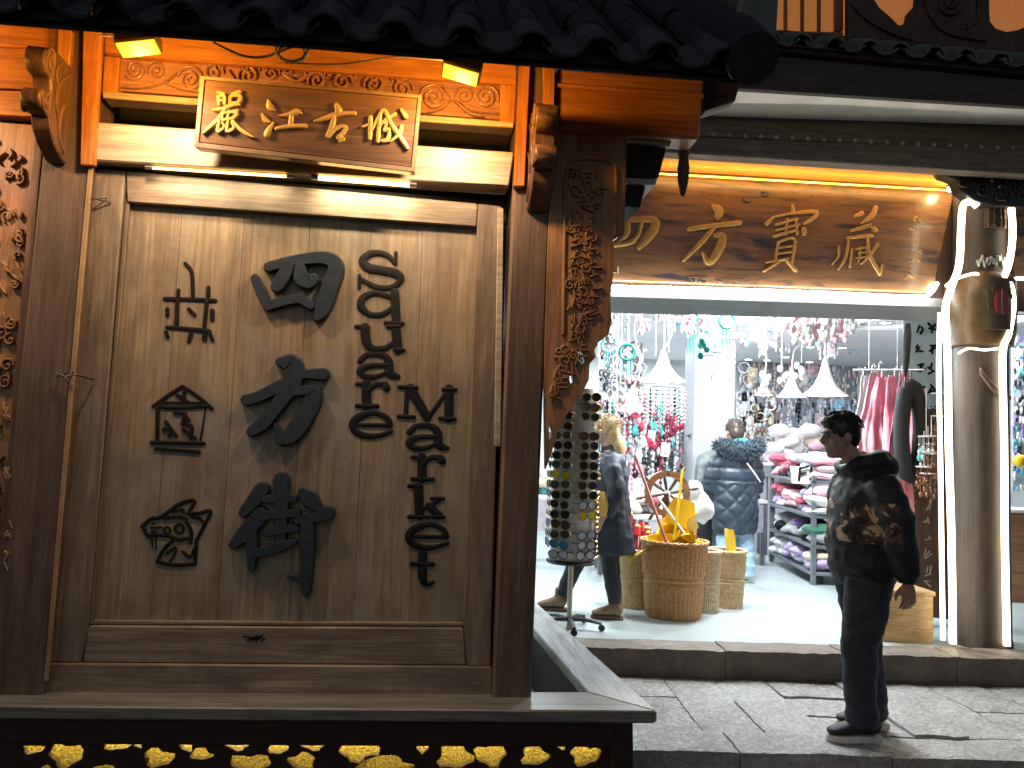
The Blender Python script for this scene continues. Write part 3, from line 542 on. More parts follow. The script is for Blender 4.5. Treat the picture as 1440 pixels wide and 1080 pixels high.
# ================================================================== BENCH SILL
sz = .45
bs = thing('bench_sill', 'dark planked bench ledge with pierced golden skirt around the pavilion', 'bench', UZ(400, 1000, sz))
def flat(name, mt, px, th, dz=0, bev=.005):
    return part(bs, name, mt, [UZ(x, y, sz)+V((0, 0, dz)) for x, y in px], (0, 0, -th), bev)
fo = UZ(924, 1000, sz); fl_ = UZ(-40, 991, sz); yb_ = Yp+.06
il = UZ(826, 973, sz); far_o = UZ(752, 845, sz); far_i = UZ(742, 874, sz)
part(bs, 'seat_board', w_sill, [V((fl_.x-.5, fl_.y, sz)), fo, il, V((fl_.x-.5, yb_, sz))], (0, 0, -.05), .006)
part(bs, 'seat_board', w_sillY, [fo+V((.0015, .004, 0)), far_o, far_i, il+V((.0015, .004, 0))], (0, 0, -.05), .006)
yf = fl_.y+.07
part(bs, 'skirt_rail', w_dark, [V((fl_.x-.5, yf, sz-.05)), V((fo.x-.09, fo.y+.06, sz-.05)), V((fo.x-.09, fo.y+.06, sz-.165)), V((fl_.x-.5, yf, sz-.165))], (0, .05, 0), .004)
part(bs, 'corner_post', w_dark, [V((fo.x-.16, fo.y+.05, sz-.05)), V((fo.x-.085, fo.y+.05, sz-.05)), V((fo.x-.06, fo.y+.05, -.22)), V((fo.x-.16, fo.y+.05, -.22))], (0, .1, 0), .004)
part(bs, 'side_skirt', w_dark, [V((fo.x-.09, fo.y+.15, sz-.05)), V((far_o.x-.06, far_o.y, sz-.05)), V((far_o.x-.06, far_o.y, -.1)), V((fo.x-.09, fo.y+.15, -.1))], (-.03, 0, 0), .002)
def sk(x, y, d=0): return U(x, y, yf)+V((0, d, 0))
blobs = []
def blob(cx, cy, rx, ry, n=16, j=.28, flat_top=False):
    ph = R.uniform(0, 6); o = []
    for i in range(n):
        a = 2*math.pi*i/n; q = 1+j*math.sin(3*a+ph)*.6+j*math.sin(5*a+2*ph)*.5; y = cy+ry*q*math.sin(a)
        if flat_top: y = max(y, cy-ry*.35)
        o.append((cx+rx*q*math.cos(a), -y))
    return o
for x, y, a, b, ft in ((45, 1052, 15, 8, 1), (92, 1062, 22, 15, 0), (163, 1047, 19, 8, 1), (193, 1046, 7, 6, 0), (235, 1043, 7, 5, 1), (262, 1048, 9, 9, 1), (222, 1066, 19, 12, 0), (282, 1061, 14, 8, 0), (333, 1047, 16, 8, 1), (390, 1050, 12, 11, 1), (352, 1074, 26, 12, 0), (425, 1071, 17, 11, 0), (440, 1047, 17, 8, 1), (505, 1058, 26, 12, 0), (540, 1075, 34, 11, 0), (594, 1052, 8, 7, 0), (640, 1064, 22, 16, 0), (690, 1062, 20, 14, 0), (752, 1063, 17, 13, 0), (791, 1047, 8, 7, 1), (823, 1062, 19, 13, 0), (868, 1082, 10, 7, 0), (60, 1090, 14, 12, 0), (150, 1088, 24, 10, 0), (480, 1096, 20, 10, 0), (600, 1098, 24, 11, 0), (720, 1098, 24, 12, 0), (800, 1096, 20, 10, 0), (300, 1096, 22, 11, 0)):
    blobs.append(blob(x, y, a*1.12, b*1.12, flat_top=ft))
holed('pierced_lattice', [(-60, -1037), (884, -1037), (884, -1170), (-60, -1170)], blobs, .035, w_dark, bs, lambda x, y, d: sk(x, -y, d))
m_foil = mat('gold_foil_backing', (.7, .52, .14), .4, metal=.25, var=.5, scale=120, bmp=.9)
part(bs, 'gold_backing', m_foil, [sk(-60, 1000, .12), sk(890, 1010, .12), sk(890, 1180, .12), sk(-60, 1180, .12)], (0, .01, 0), 0)
A, B = sk(-60, 1035, .085), sk(884, 1040, .085)
MB().tube([A, B], .006, 6).build('light_strip', glow('skirt_led', (1, .8, .3), 40), bs, 60)
#PART3
# ================================================================== SHOP BUILDING
sh = thing('souvenir_shop', 'bright open-fronted souvenir shop with timber facade, tiled eave and lattice upper windows', 'shop', S(2.5, 5.95, .17))
w_fac = wood('wood_facade_grey', (.09, .075, .06), (.2, .17, .135), 'X', .55, stain=(.06, .05, .04), sa=.5)
w_fasc = wood('wood_fascia_dark', (.035, .022, .022), (.07, .045, .042), 'X', .6, stain=(.025, .018, .018))
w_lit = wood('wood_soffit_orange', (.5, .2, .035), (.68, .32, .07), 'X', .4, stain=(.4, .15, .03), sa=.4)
m_plaster = mat('white_plaster', (.72, .7, .64), .8, var=.12, scale=4, bmp=.15)
def sq(parent, name, mt, px, D, th, bev=.004): return quad(parent, name, mt, px, D, th, bev, fn=US)
DF = 5.95
# eave of the shop
fA, fB = US(985, 62, 5.02), US(1900, 147, 5.02)
sq(sh, 'fascia_board', w_fasc, [(985, 68), (1900, 157), (1900, 178), (985, 121)], 5.05, .05)
part(sh, 'soffit', m_plaster, [US(985, 121, 5.08), US(1900, 176, 5.08), US(1900, 190, 5.45), US(985, 163, 5.45)], (0, 0, .03), 0)
sq(sh, 'wall_board', w_fac, [(940, 150), (1920, 175), (1920, 232), (940, 190)], 5.46, .05)
sq(sh, 'beam', w_fac, [(930, 190), (1920, 229), (1920, 274), (930, 214)], 5.44, .12, .008)
nl = MB(); nl.lathe([(.0, -.012), (.014, -.01), (.017, 0), (.012, .004), (0, .006)], (0, 0, 0), 10)
nm = nl.mesh('rivet', mat('pale_rivet', (.3, .3, .27), .5), 60)
for i in range(40):
    p = US(981+i*22.2, 188+i*1.0, 5.44); o = link('rivet', nm, sh); o.matrix_parent_inverse = sh.matrix_basis.inverted()
    o.rotation_euler = (math.radians(90), 0, A_); o.location = p
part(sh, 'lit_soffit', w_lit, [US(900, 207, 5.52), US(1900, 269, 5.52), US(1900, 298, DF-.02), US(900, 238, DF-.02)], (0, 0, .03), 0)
tag_px = None
rs = V((0, 0, 0)) + sn + V((0, 0, math.tan(math.radians(30)))); 
so_ = part(sh, 'roof', m_tile, [fA, fB, fB+rs*1.2, fA+rs*1.2], (0, 0, .03), 0)
ex2 = (fB-fA).normalized(); sd2 = (rs-ex2*rs.dot(ex2)).normalized(); up2 = ex2.cross(sd2)
s_end = tile_mesh(.075, .07, .3, .012).mesh('roof_tile', mat('mossy_tile_end', (.085, .1, .085), .8, var=.5, scale=22, bmp=.4)); s_cov = tile_mesh(.072, .068, .3, .012).mesh('roof_tile', m_tile); s_pan = tile_mesh(.1, .1, .3, .012, math.pi*1.18, math.pi*1.82).mesh('drip_tile', MC['mossy_tile_end'])
bpy.context.view_layer.update()
tile_roof(so_, fA+up2*.02, int((fB-fA).length/.22), .22, ex2, sd2, up2, 4, s_end, s_cov, s_pan)
# upper storey
w_up = wood('wood_upper_dark', (.04, .022, .018), (.085, .045, .034), 'Z', .6)
w_upo = wood('wood_upper_warm', (.2, .08, .03), (.34, .15, .055), 'Z', .5)
m_win = glow('warm_glow_pane', (1, .34, .08), .2)  # pane stands for slatted boards lit warm; that light is its emission
Dw = 6.25
sq(sh, 'upper_wall', w_up, [(880, -360), (2060, -300), (2060, 190), (880, 100)], Dw+.06, .1)
def window(px, nsl):
    fr_ = sq(sh, 'window_frame', w_upo, [px[0], px[1], lerp(px[2], px[1], -.0), px[3]], Dw+.03, .028)
    return fr_
wf = MB()
def frame_win(x0, x1, y0, y1, slats, mt, pane):
    o = sq(sh, 'window', mt, [(x0, y1-14), (x1, y1-11), (x1, y1), (x0, y1-3)], Dw-.03, .08)
    for x in (x0, x1-8): sq(o, 'frame_post', mt, [(x, y0), (x+8, y0), (x+8, y1-13), (x, y1-13)], Dw-.02, .07)
    for k in range(slats):
        x = x0+14+(x1-x0-26)*k/(slats-1); sq(o, 'slat', mt, [(x, y0), (x+4, y0), (x+4, y1-13), (x, y1-13)], Dw-.005, .03, .002)
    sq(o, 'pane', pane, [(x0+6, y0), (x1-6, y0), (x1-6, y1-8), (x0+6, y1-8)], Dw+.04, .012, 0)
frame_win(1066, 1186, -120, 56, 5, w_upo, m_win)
sq(sh, 'glow_wall', glow('upper_wall_glow', (1, .34, .09), .22), [(1180, -140), (1520, -140), (1520, 80), (1180, 66)], Dw+.02, .03, 0)  # no lamp: warm light on this wall is emission in its material
vo = [(1192, -140), (1500, -140), (1500, 84), (1192, 70)]
vh = [[(1222, -60), (1226, -6), (1236, 10), (1252, 24), (1264, 36), (1274, 33), (1277, 18), (1288, 6), (1290, -20), (1284, -60), (1256, -84)], [(1392, -60), (1391, 10), (1392, 30), (1400, 40), (1416, 45), (1432, 42), (1446, 36), (1462, 30), (1464, -60), (1430, -84)]]
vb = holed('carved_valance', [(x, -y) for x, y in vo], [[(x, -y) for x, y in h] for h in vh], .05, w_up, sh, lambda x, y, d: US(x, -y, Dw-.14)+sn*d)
strokes(MB(), [[(1196, 5, 5), (1224, 30, 7), (1262, 50, 6), (1300, 62, 4)], [(1300, -40, 5), (1304, 10, 7), (1330, 45, 6), (1385, 58, 4)], [(1370, -30, 4), (1376, 20, 6), (1360, 40, 4)], W(spiral((1335, 5), 18, 1.6, 0, 1), 5), W(spiral((1208, -14), 10, 1.4, 2, -1), 4)], lambda x, y: US(x, y, Dw-.14), -sn, .02, .25).build('scroll_carving', w_up, vb, 60)
sq(sh, 'upper_sill', w_upo, [(1070, 42), (1216, 52), (1216, 64), (1070, 56)], Dw-.1, .05)
sq(sh, 'upper_sill', w_upo, [(1385, 60), (1460, 62), (1460, 70), (1385, 68)], Dw-.1, .05)
# ---- shop sign board
sg = thing('shop_sign_board', 'long lacquered burnt-wood sign board with four gold characters above the shop opening', 'sign', US(1080, 330, DF))
m, n, l, b = new_mat('burnt_lacquer_wood'); MC['burnt'] = m
v = coords(n, l, (.55, 5, 5), False); h = nz(n, l, v, 2.2, 6, .55, 1.4); r = ramp(n, (.04, .038, .05), (.24, .13, .065), .34, .5); l.new(h, r.inputs[0])
h2 = nz(n, l, coords(n, l, (2, 30, 30), False), 1, 6, .6, .5); r2 = ramp(n, (.6, .6, .6), (1.2, 1.15, 1.1), .3, .7); l.new(h2, r2.inputs[0])
l.new(mixrgb(n, l, 'MULTIPLY', .8, r.outputs[0], r2.outputs[0]), b.inputs['Base Color']); b.inputs['Roughness'].default_value = .3; b.inputs['Coat Weight'].default_value = .4; b.inputs['Coat Roughness'].default_value = .12
bump(n, l, b, h2, .2, .01)
sq(sg, 'board', m, [(780, 232), (1344, 262), (1312, 412), (780, 392)], DF, .05, .008)
sgp = lambda x, y: US(x, y, DF-.001)
Q1 = [[(-60, 285, 60), (130, 275, 60), (420, 275, 85), (465, 330, 105), (400, 440, 110), (310, 545, 60)], [(190, 300, 80), (180, 420, 65), (80, 515, 30)], [(-40, 300, 60), (0, 500, 60), (150, 515, 50), (260, 480, 60)], [(330, 300, 40), (300, 420, 45), (250, 470, 40)]]
Q2 = [[(1040, 140, 50), (1095, 190, 110), (1080, 255, 70)], [(800, 368, 46), (1000, 340, 56), (1300, 305, 55)], [(1050, 350, 40), (920, 500, 60), (745, 675, 36)], [(1060, 430, 46), (1130, 440, 80), (1100, 560, 100), (1000, 695, 80), (935, 595, 25)]]
Q3 = [[(318, 95, 24), (325, 150, 38)], [(185, 178, 22), (140, 222, 34)], [(200, 172, 18), (330, 150, 25), (478, 140, 34), (468, 180, 30), (400, 222, 22)], [(205, 230, 20), (350, 190, 22)], [(210, 270, 20), (365, 230, 22)], [(282, 190, 20), (270, 300, 20)], [(190, 312, 22), (330, 272, 22)], [(340, 190, 22), (350, 290, 22)], [(398, 262, 38), (402, 286, 38)], [(222, 350, 22), (200, 470, 22)], [(222, 350, 20), (330, 332, 24), (310, 500, 28)], [(222, 392, 17), (315, 380, 17)], [(215, 432, 17), (308, 420, 17)], [(140, 492, 18), (290, 465, 20)], [(220, 490, 22), (120, 552, 22)], [(280, 480, 26), (342, 548, 32)]]
Q4 = [[(755, 172, 26), (802, 150, 40)], [(898, 110, 40), (870, 170, 42), (800, 222, 18)], [(730, 272, 26), (870, 232, 34), (780, 262, 22)], [(882, 258, 38), (900, 268, 38)], [(705, 322, 22), (872, 306, 30)], [(712, 322, 20), (692, 450, 22), (640, 540, 12)], [(642, 380, 18), (640, 450, 15), (598, 502, 12)], [(842, 310, 24), (852, 430, 30), (928, 572, 28)], [(928, 572, 26), (942, 510, 18)], [(910, 368, 30), (860, 440, 22), (798, 502, 12)], [(732, 400, 18), (720, 522, 16)], [(762, 400, 15), (835, 390, 15)], [(780, 430, 15), (832, 420, 15)], [(768, 462, 15), (842, 455, 15)], [(792, 390, 15), (780, 490, 15)], [(830, 392, 14), (836, 470, 14)]]
for Q, x0, y0, s_ in ((Q1, 855, 270, 7.024), (Q2, 855, 270, 7.024), (Q3, 1050, 270, 4.966), (Q4, 1050, 270, 4.966)):
    strokes(MB(), [[(q_[0], q_[1], (q_[2] if len(q_) > 2 else 20)*.85) for q_ in st_k] for st_k in Q], crop(x0, y0, s_, sgp), -sn, .01, .15, 20).build('gold_character', mat('sign_gold', (.5, .31, .1), .5, metal=.1, var=.2, scale=30), sg, 50)
SC = []
for yy in (308, 320, 342, 352, 368, 385):
    for k in range(3): x = R.uniform(1274, 1292); y = yy+R.uniform(-4, 4); SC.append([(x, y, 2), (x+R.uniform(-9, 9), y+R.uniform(-3, 6), 2)])
strokes(MB(), SC, sgp, -sn, .004, .1).build('small_inscription', MC['sign_gold'], sg, 50)['kind'] = 'stuff'
def text(parent, s_, px, py, hpx, mt, D, wpx=None):
    cu = bpy.data.curves.new('lettering', 'FONT'); cu.body = s_; cu.extrude = .1; o = bpy.data.objects.new('lettering', cu); COL.objects.link(o); bpy.context.view_layer.update()
    me = bpy.data.meshes.new_from_object(o.evaluated_get(bpy.context.evaluated_depsgraph_get())); bpy.data.objects.remove(o)
    xs = [v_.co.x for v_ in me.vertices]; ys = [v_.co.y for v_ in me.vertices]; k = hpx/max(ys); kx = wpx/max(xs) if wpx else k
    for v_ in me.vertices: v_.co = US(px+v_.co.x*kx, py-v_.co.y*k+v_.co.x*kx*.035, D)-sn*(.002+max(v_.co.z, 0)*.03)
    me.materials.clear(); me.materials.append(mt)
    return link('lettering', me, parent)
text(sg, 'LI', 858, 384, 9, mat('cream_letter', (.7, .65, .5), .5), DF, 12)
text(sg, 'STO', 968, 398, 9, mat('faded_letter', (.17, .12, .1), .5), DF, 26); text(sg, 'HOUSE', 1006, 400, 9, MC['faded_letter'], DF, 42)
for x, y in ((1075, 272), (1050, 280)):
    MB().lathe([(0, -.02), (.022, -.016), (.03, 0), (.022, .01), (0, .012)], US(x, y, DF-.0), 12).build('knot', w_brk, sg, 60)
# opening: header, side walls, ceiling, back wall
part(sh, 'header', mat('pale_header', (.24, .28, .31), .5, var=.1), [US(700, 412, DF+.004), US(1330, 432, DF+.004), US(1330, 452, DF+.16), US(700, 436, DF+.16)], (0, 0, .03), 0)
sq(sh, 'header_face', MC['pale_header'], [(700, 400), (1330, 420), (1330, 432), (700, 412)], DF+.052, .04, 0)
m_wall = mat('shop_wall_white', (.6, .62, .64), .7, var=.08, scale=2)
m_ceil = mat('shop_ceiling', (.8, .8, .82), .7, var=.06, scale=2)
CZ = 2.95
sl0, sl1, sb = -2.2, 7.5, 12.6
part(sh, 'ceiling', m_ceil, [S(sl0, DF+.06, CZ), S(sl1, DF+.06, CZ), S(sl1, sb, CZ), S(sl0, sb, CZ)], (0, 0, .1), 0)
part(sh, 'wall', m_wall, [S(sl0, sb, .17), S(sl1, sb, .17), S(sl1, sb, CZ), S(sl0, sb, CZ)], sn*.1, 0)
part(sh, 'wall', m_wall, [S(sl0, 5.5, .17), S(sl0, sb, .17), S(sl0, sb, CZ), S(sl0, 5.5, CZ)], -sx*.1, 0)
part(sh, 'wall', m_wall, [S(sl1, 5.5, .17), S(sl1, sb, .17), S(sl1, sb, CZ), S(sl1, 5.5, CZ)], sx*.1, 0)
part(sh, 'upper_front_wall', w_up, [S(sl0, DF+.055, 2.7), S(sl1, DF+.055, 2.7), S(sl1, DF+.055, 3.6), S(sl0, DF+.055, 3.6)], sn*.04, 0)
pl = sof(US(998, 520, 9.0)); pr = MB().box(S(pl.x, 9.0, (.17+CZ)/2), (.46, .46, CZ-.17), 0, sx, sn)
pr.build('pillar', mat('grey_pillar', (.33, .34, .37), .5, var=.1), sh, 30, .02)
# lowered ceiling slab + recess rings
for (x, y, D, r) in ((905, 440, 7.6, .55), (1245, 458, 8.2, .45)):
    c = US(x, y, D); c.z = CZ-.004
    rg_ = MB()
    for k in (1, .8, .62): rg_.lathe([(r*k, 0), (r*k, -.018), (r*k-.03, -.018), (r*k-.03, 0)], c, 32)
    rg_.build('ceiling_vent', m_ceil, sh, 30)
# blue framed picture board on the back wall
bw = thing('blue_framed_board', 'wide blue framed wall board high on the rear shop wall', 'board', US(1150, 525, 12.4))
fp = [(1075, 522), (1212, 486), (1212, 548), (1075, 566)]
sq(bw, 'panel', mat('grey_blue_panel', (.25, .28, .33), .6), fp, 12.4, .03)
for i in range(4):
    a, b_ = fp[i], fp[(i+1) % 4]; cx, cy = 1145, 530; sq(bw, 'frame', mat('bright_blue_frame', (.02, .2, .5), .5), [a, b_, lerp(b_, (cx, cy), .13), lerp(a, (cx, cy), .13)], 12.37, .028, .004)
# ---- lamps inside
m_bulb = glow('white_bulb', (.9, .97, 1), 26); m_down = glow('downlight_disc', (.92, .97, 1), 14)
dn = 0
for x, y, D in ((1184, 490, 9), (1140, 489, 9.6), (1130, 521, 11), (1105, 503, 10.2), (1060, 513, 11), (1080, 516, 11.2), (1165, 468, 8.2), (945, 446, 8), (910, 450, 8.4), (868, 437, 7.4), (1245, 455, 8.2), (1040, 519, 11.6), (1170, 500, 10)):
    d = ray(x, y); c = CAM+d*((CZ-.012-CAM.z)/d.z)
    if sof(c).y < 6.3: c = US(x, y, 7); 
    if sof(c).y > 12.2: c = S(sof(c).x*.93, 12.0, 0)
    c.z = CZ
    t = thing('ceiling_downlight', 'round recessed downlight glowing in the shop ceiling', 'downlight', c, 'downlights in the shop ceiling')
    MB().lathe([(0, -.006), (.055, -.006)], c, 16).build('disc', m_down, t); MB().lathe([(.055, -.004), (.075, -.012), (.08, 0)], c, 16).build('ring', m_steel, t)
LC = (.86, .95, 1)
for s_, d_, e in ((.4, 7.0, 60), (2.0, 6.5, 95), (1.2, 9.6, 50), (3.2, 9.4, 50), (2.2, 11.4, 55), (5.2, 7.6, 30), (-.6, 9.6, 25)):  # panels added to brighten the shop interior and the paving outside
    c = S(s_, d_, CZ-.03); t = thing('added_panel_light', 'added flat square panel light on the shop ceiling', 'ceiling light', c, 'added square panel lights of the shop')
    MB().box(c+V((0, 0, .015)), (.32, .32, .02), 0, sx, sn).build('diffuser', m_down, t, 30, .003); MB().box(c+V((0, 0, .022)), (.36, .36, .012), 0, sx, sn).build('frame', m_steel, t, 30, .002)
    lamp('panel_glow', 'AREA', c-V((0, 0, .02)), e, LC, t, .32, c-V((0, 0, 1)))
c = US(1066, 468, 7.3); t = thing('globe_lamp', 'dazzling white globe lamp hanging near the shop entrance', 'lamp', c)
MB().ball(c, .075, 20, 0, 12).build('globe', glow('dazzling_globe', (.93, .98, 1), 900), t, 180); MB().tube([c+V((0, 0, .07)), V((c.x, c.y, CZ))], .006, 6).build('cord', m_wall, t)
MB().lathe([(.03, .06), (.03, .11), (.012, .13)], c, 12).build('cap', m_steel, t)
# ---- LED ropes
m_led = glow('white_led_rope', (1, .86, .62), 6)
m_led2 = glow('cool_led_rope', (1, .93, .8), 34)
def rope(name, pts, r, mt, lb, segs=5, fn=US):
    P = catmull([tuple(fn(*q)) for q in pts], segs); o = MB().tube([V(p) for p in P], r, 8).build(name, mt, None, 60); tag(o, lb, 'rope light'); return o
rope('rope_light', [(770, 402, DF-.03), (960, 406, DF-.03), (1150, 412, DF-.03), (1285, 418, DF-.03), (1308, 412, DF-.03), (1318, 398, DF-.03)], .015, m_led2, 'straight glowing rope light along the bottom edge of the shop sign')
# ---- column
CDp = 5.86; cc = sof(US(1381, 905, CDp)); cb_ = S(cc.x, CDp, .17)
cl = thing('entrance_column', 'round wooden column wrapped in decorations beside the shop opening', 'column', cb_)
w_col = wood('wood_column_brown', (.038, .029, .023), (.07, .055, .043), 'Z', .6, stain=(.1, .07, .05), sa=.5)
def cz(y, x=1381): return US(x, y, CDp).z
MB().lathe([(0, .17), (.2, .17), (.2, .2), (.192, .24), (.188, 1.0), (.185, 2.0), (.182, cz(210)), (0, cz(205))], S(cc.x, CDp, 0), 40).build('shaft', w_col, cl, 60)
zb, zt = cz(490), cz(388)
m_drum = mat('tan_drum', (.11, .07, .035), .4, var=.3, scale=12, bmp=.2)
MB().lathe([(.186, zb), (.215, zb+.01), (.236, zb+.12), (.246, (zb+zt)/2+.06), (.236, zt-.06), (.205, zt-.01), (.186, zt)], S(cc.x, CDp, 0), 40).build('drum_collar', m_drum, cl, 60)
def onc(a, z, r=.19): return S(cc.x, CDp, 0)+sx*(r*math.sin(a))-sn*(r*math.cos(a))+V((0, 0, z))
def colpatch(name, mt, a0, a1, y0, y1, r, par, n=8):
    b_ = MB(); vs = []; fs = []
    for i in range(n+1):
        a = a0+(a1-a0)*i/n
        for z in (cz(y1), cz(y0)): vs += [onc(a, z, r), onc(a, z, r-.02)]
    for i in range(n):
        k = i*4; q = k+4; fs += [(k, q, q+2, k+2), (k+1, k+3, q+3, q+1), (k, k+1, q+1, q), (k+2, q+2, q+3, k+3)]
    fs += [(0, 2, 3, 1), (n*4, n*4+1, n*4+3, n*4+2)]; return b_.add(vs, fs).build(name, mt, par, 40)
cp1 = colpatch('carved_square', w_brk, -.42, .42, 292, 330, .205, cl)
SC = [W(spiral((x, y), .045, 1.4, R.uniform(0, 6), 1, 14), .014) for x in (-.3, -.1, .1, .3) for y in (-.055, .0, .055)]
zc = cz(311)
strokes(MB(), [[(p[0], p[1], p[2]) for p in q] for q in SC], lambda x, y: onc(x, zc+y, .206), -sn, .008, .25).build('carving', m_drum, cp1, 60)
cp2 = colpatch('opera_face_panel', mat('brown_panel', (.16, .11, .07), .5), -.5, .5, 400, 470, .252, cl)
zc = cz(433)
strokes(MB(), [[(-.12, .0, .17), (.12, .0, .17)], ], lambda x, y: onc(x, zc+y, .25), -sn, .012, .3).build('mask_face', mat('mask_red', (.5, .06, .07), .4), cp2, 60)
strokes(MB(), [[(0, .07, .06), (0, -.01, .1), (0, -.06, .07)]], lambda x, y: onc(x, zc+y, .25), -sn, .02, .3).build('mask_beard', mat('mask_grey', (.09, .1, .11), .5), cp2, 60)
strokes(MB(), [W(spiral((x, y), .03, 1.3, 0, 1, 12), .01) for x, y in ((-.38, .05), (-.36, -.04), (.36, .05), (.38, -.04), (-.25, .08), (.25, .08))], lambda x, y: onc(x, zc+y, .252), -sn, .006, .25).build('scroll_ornament', m_drum, cp2, 60)
strokes(MB(), [[(-.7+i*.1, R.uniform(-.03, .03), .02), (-.62+i*.1, R.uniform(-.03, .03), .05), (-.55+i*.1, R.uniform(-.03, .03), .02)] for i in range(14)], lambda x, y: onc(x, cz(375)+y, .187), -sn, .015, .25).build('bead_trim', mat('silver_bead', (.4, .42, .4), .3, metal=.5), cl, 60)
strokes(MB(), [[(-.6, .09, .03), (-.2, -.02, .035), (.3, -.09, .04), (.8, -.11, .03)], [(-.6, .06, .02), (-.1, -.07, .03), (.5, -.13, .03)]], lambda x, y: onc(x, cz(540)+y, .188), -sn, .02, .25).build('twisted_cord', mat('brown_cord', (.12, .08, .06), .6), cl, 60)
# carved black bracket over column
ob = [(1312, 222), (1330, 212), (1470, 222), (1470, 292), (1400, 290), (1372, 282), (1352, 268), (1345, 252), (1328, 246)]
cap_ = MB().prism([US(x, y, 5.6) for x, y in ob], sn*.12).build('carved_capital', mat('black_carved_wood', (.022, .02, .02), .35, bmp=.3, scale=20), cl, 35, .008)
SC = [W(spiral((R.uniform(1345, 1440), R.uniform(228, 275)), R.uniform(6, 11), 1.4, R.uniform(0, 6), 1, 14), 3.5) for _ in range(14)]
strokes(MB(), SC, lambda x, y: US(x, y, 5.6), -sn, .014, .25).build('carving', MC['black_carved_wood'], cap_, 60)
for k in range(4): MB().ball(US(R.choice((1380, 1395, 1412, 1405)), 236+k*9, 5.59), .012, 8).build('gilt_stud', mat('gilt_stud', (.6, .55, .4), .3, metal=.6), cap_, 60)
# column rope lights
def cr(xs, nm, lb, r=.016, dd=5.64): return rope('rope_light', [(x, y, dd) for x, y in xs], r, m_led, lb)
cr([(1340, 905), (1338, 760), (1334, 620), (1333, 520), (1331, 470), (1330, 430), (1340, 398), (1349, 370), (1352, 310), (1355, 288), (1366, 284), (1374, 290)], '', 'glowing rope light running up the doorway side of the column', .024)
cr([(1326, 900), (1324, 760), (1322, 620), (1320, 520), (1322, 440)], '', 'second glowing rope light beside the door leaf', .016, 5.7)
cr([(1416, 908), (1413, 760), (1412, 620), (1410, 500), (1418, 470), (1424, 430), (1420, 400), (1410, 396), (1419, 370), (1424, 330), (1422, 292)], '', 'glowing rope light running up the outer side of the column', .023)
cr([(1330, 402), (1345, 392), (1368, 385), (1376, 386)], '', 'short curved rope light over the drum collar', .010, 5.62)
cr([(1348, 497), (1362, 490), (1385, 492), (1412, 489)], '', 'thin wavy rope light under the drum collar', .008, 5.60)
rope('rope_light', [(1412, 400, 5.7), (1430, 392, 5.75), (1480, 394, DF-.03), (1720, 402, DF-.03), (1980, 414, DF-.03)], .014, m_led, 'rope light continuing from the column over the next bay')
for x, y, e in ((1345, 330, 4), (1335, 480, 4), (1332, 620, 5), (1338, 800, 6), (1430, 350, 4), (1430, 640, 5), (1430, 840, 6)):
    pass
# next bay sign board
nbay = tag(sq(None, 'side_bay_board', MC['burnt'], [(1426, 280), (1990, 308), (1990, 412), (1426, 388)], DF+.0, .05, .006), 'brown lacquered board over the bay beyond the column', 'sign')
# LED strip lighting the orange soffit
A, B = US(905, 243, DF-.05), US(1338, 268, DF-.05)
ls = thing('soffit_light_strip', 'thin amber light strip where the sign meets the orange soffit', 'light strip', (A+B)/2)
MB().tube([A, B], .006, 6).build('strip', glow('amber_strip', (1, .55, .06), 6), ls, 60)
L = lamp('soffit_glow', 'AREA', (A+B)/2+V((0, -.12, -.03)), 2.6, (1, .6, .15), ls, 2.2, sy=.03); L.rotation_euler = (math.radians(180-20), 0, A_)
lamp('soffit_glow', 'AREA', (A+B)/2+V((0, -.14, .02)), 2.2, (1, .62, .22), ls, 2.2, sy=.03).rotation_euler = (math.radians(38), 0, A_)
c = US(1336, 266, DF-.1); t = thing('amber_bulb', 'small bright bulb at the upper right corner of the shop sign', 'lamp', c)
MB().ball(c, .022, 12).build('bulb', glow('amber_bulb', (1, .8, .4), 30), t, 90); MB().tube([c, c+V((0, .05, .06))], .008, 6).build('socket', m_cable, t); lamp('bulb_glow', 'POINT', c+V((0, -.06, 0)), 3, (1, .7, .3), t, .03)
#PART4
# ================================================================== GOODS
def FZ(px, py): return UZ(px, py, .17)
def depth_scale(p): return (p-CAM).dot(f_)/F                      # metres per photo pixel at p
w_rack = mat('grey_rack_steel', (.2, .22, .25), .4, metal=.6)
# ---- sunglasses stand
base = FZ(800, 884); st_ = thing('sunglasses_stand', 'tall white revolving sunglasses stand at the shop entrance', 'display stand', base)
k = depth_scale(base); z0, z1 = 1.5-(788-629)*k, 1.5+(629-546)*k; r = .168
m_white = mat('white_enamel', (.72, .7, .66), .35, var=.06)
MB().lathe([(0, z0), (r-.02, z0), (r-.01, z0+.02), (r-.01, z1), (r-.03, z1+.02), (0, z1+.02)], (base.x, base.y, 0), 32).build('drum', m_white, st_, 40)
MB().lathe([(0, z0-.02), (r+.01, z0-.02), (r+.02, z0-.005), (r+.01, z0+.008), (0, z0+.008)], (base.x, base.y, 0), 32).build('tray', m_cable, st_, 40)
MB().tube([base, base+V((0, 0, z0-.17))], .02, 12).build('pole', mat('cream_pole', (.7, .62, .5), .4), st_, 60)
for a in range(5):
    an = a*1.2566-.35; d = V((math.cos(an), math.sin(an), 0))
    l_ = MB(); l_.tube([base+V((0, 0, .07)), base+d*.12+V((0, 0, .075)), base+d*.24+V((0, 0, .055))], [(.02, .018), (.018, .014), (.016, .01)], 8); lg = l_.build('foot', m_cable, st_, 50)
    MB().lathe([(.0, -.01), (.024, -.01), (.024, .01), (0, .01)], (0, 0, 0), 12).build('caster', m_cable, lg, 40).matrix_world = Matrix.Translation(base+d*.24+V((0, 0, .026))) @ Matrix.Rotation(1.57, 4, 'X')
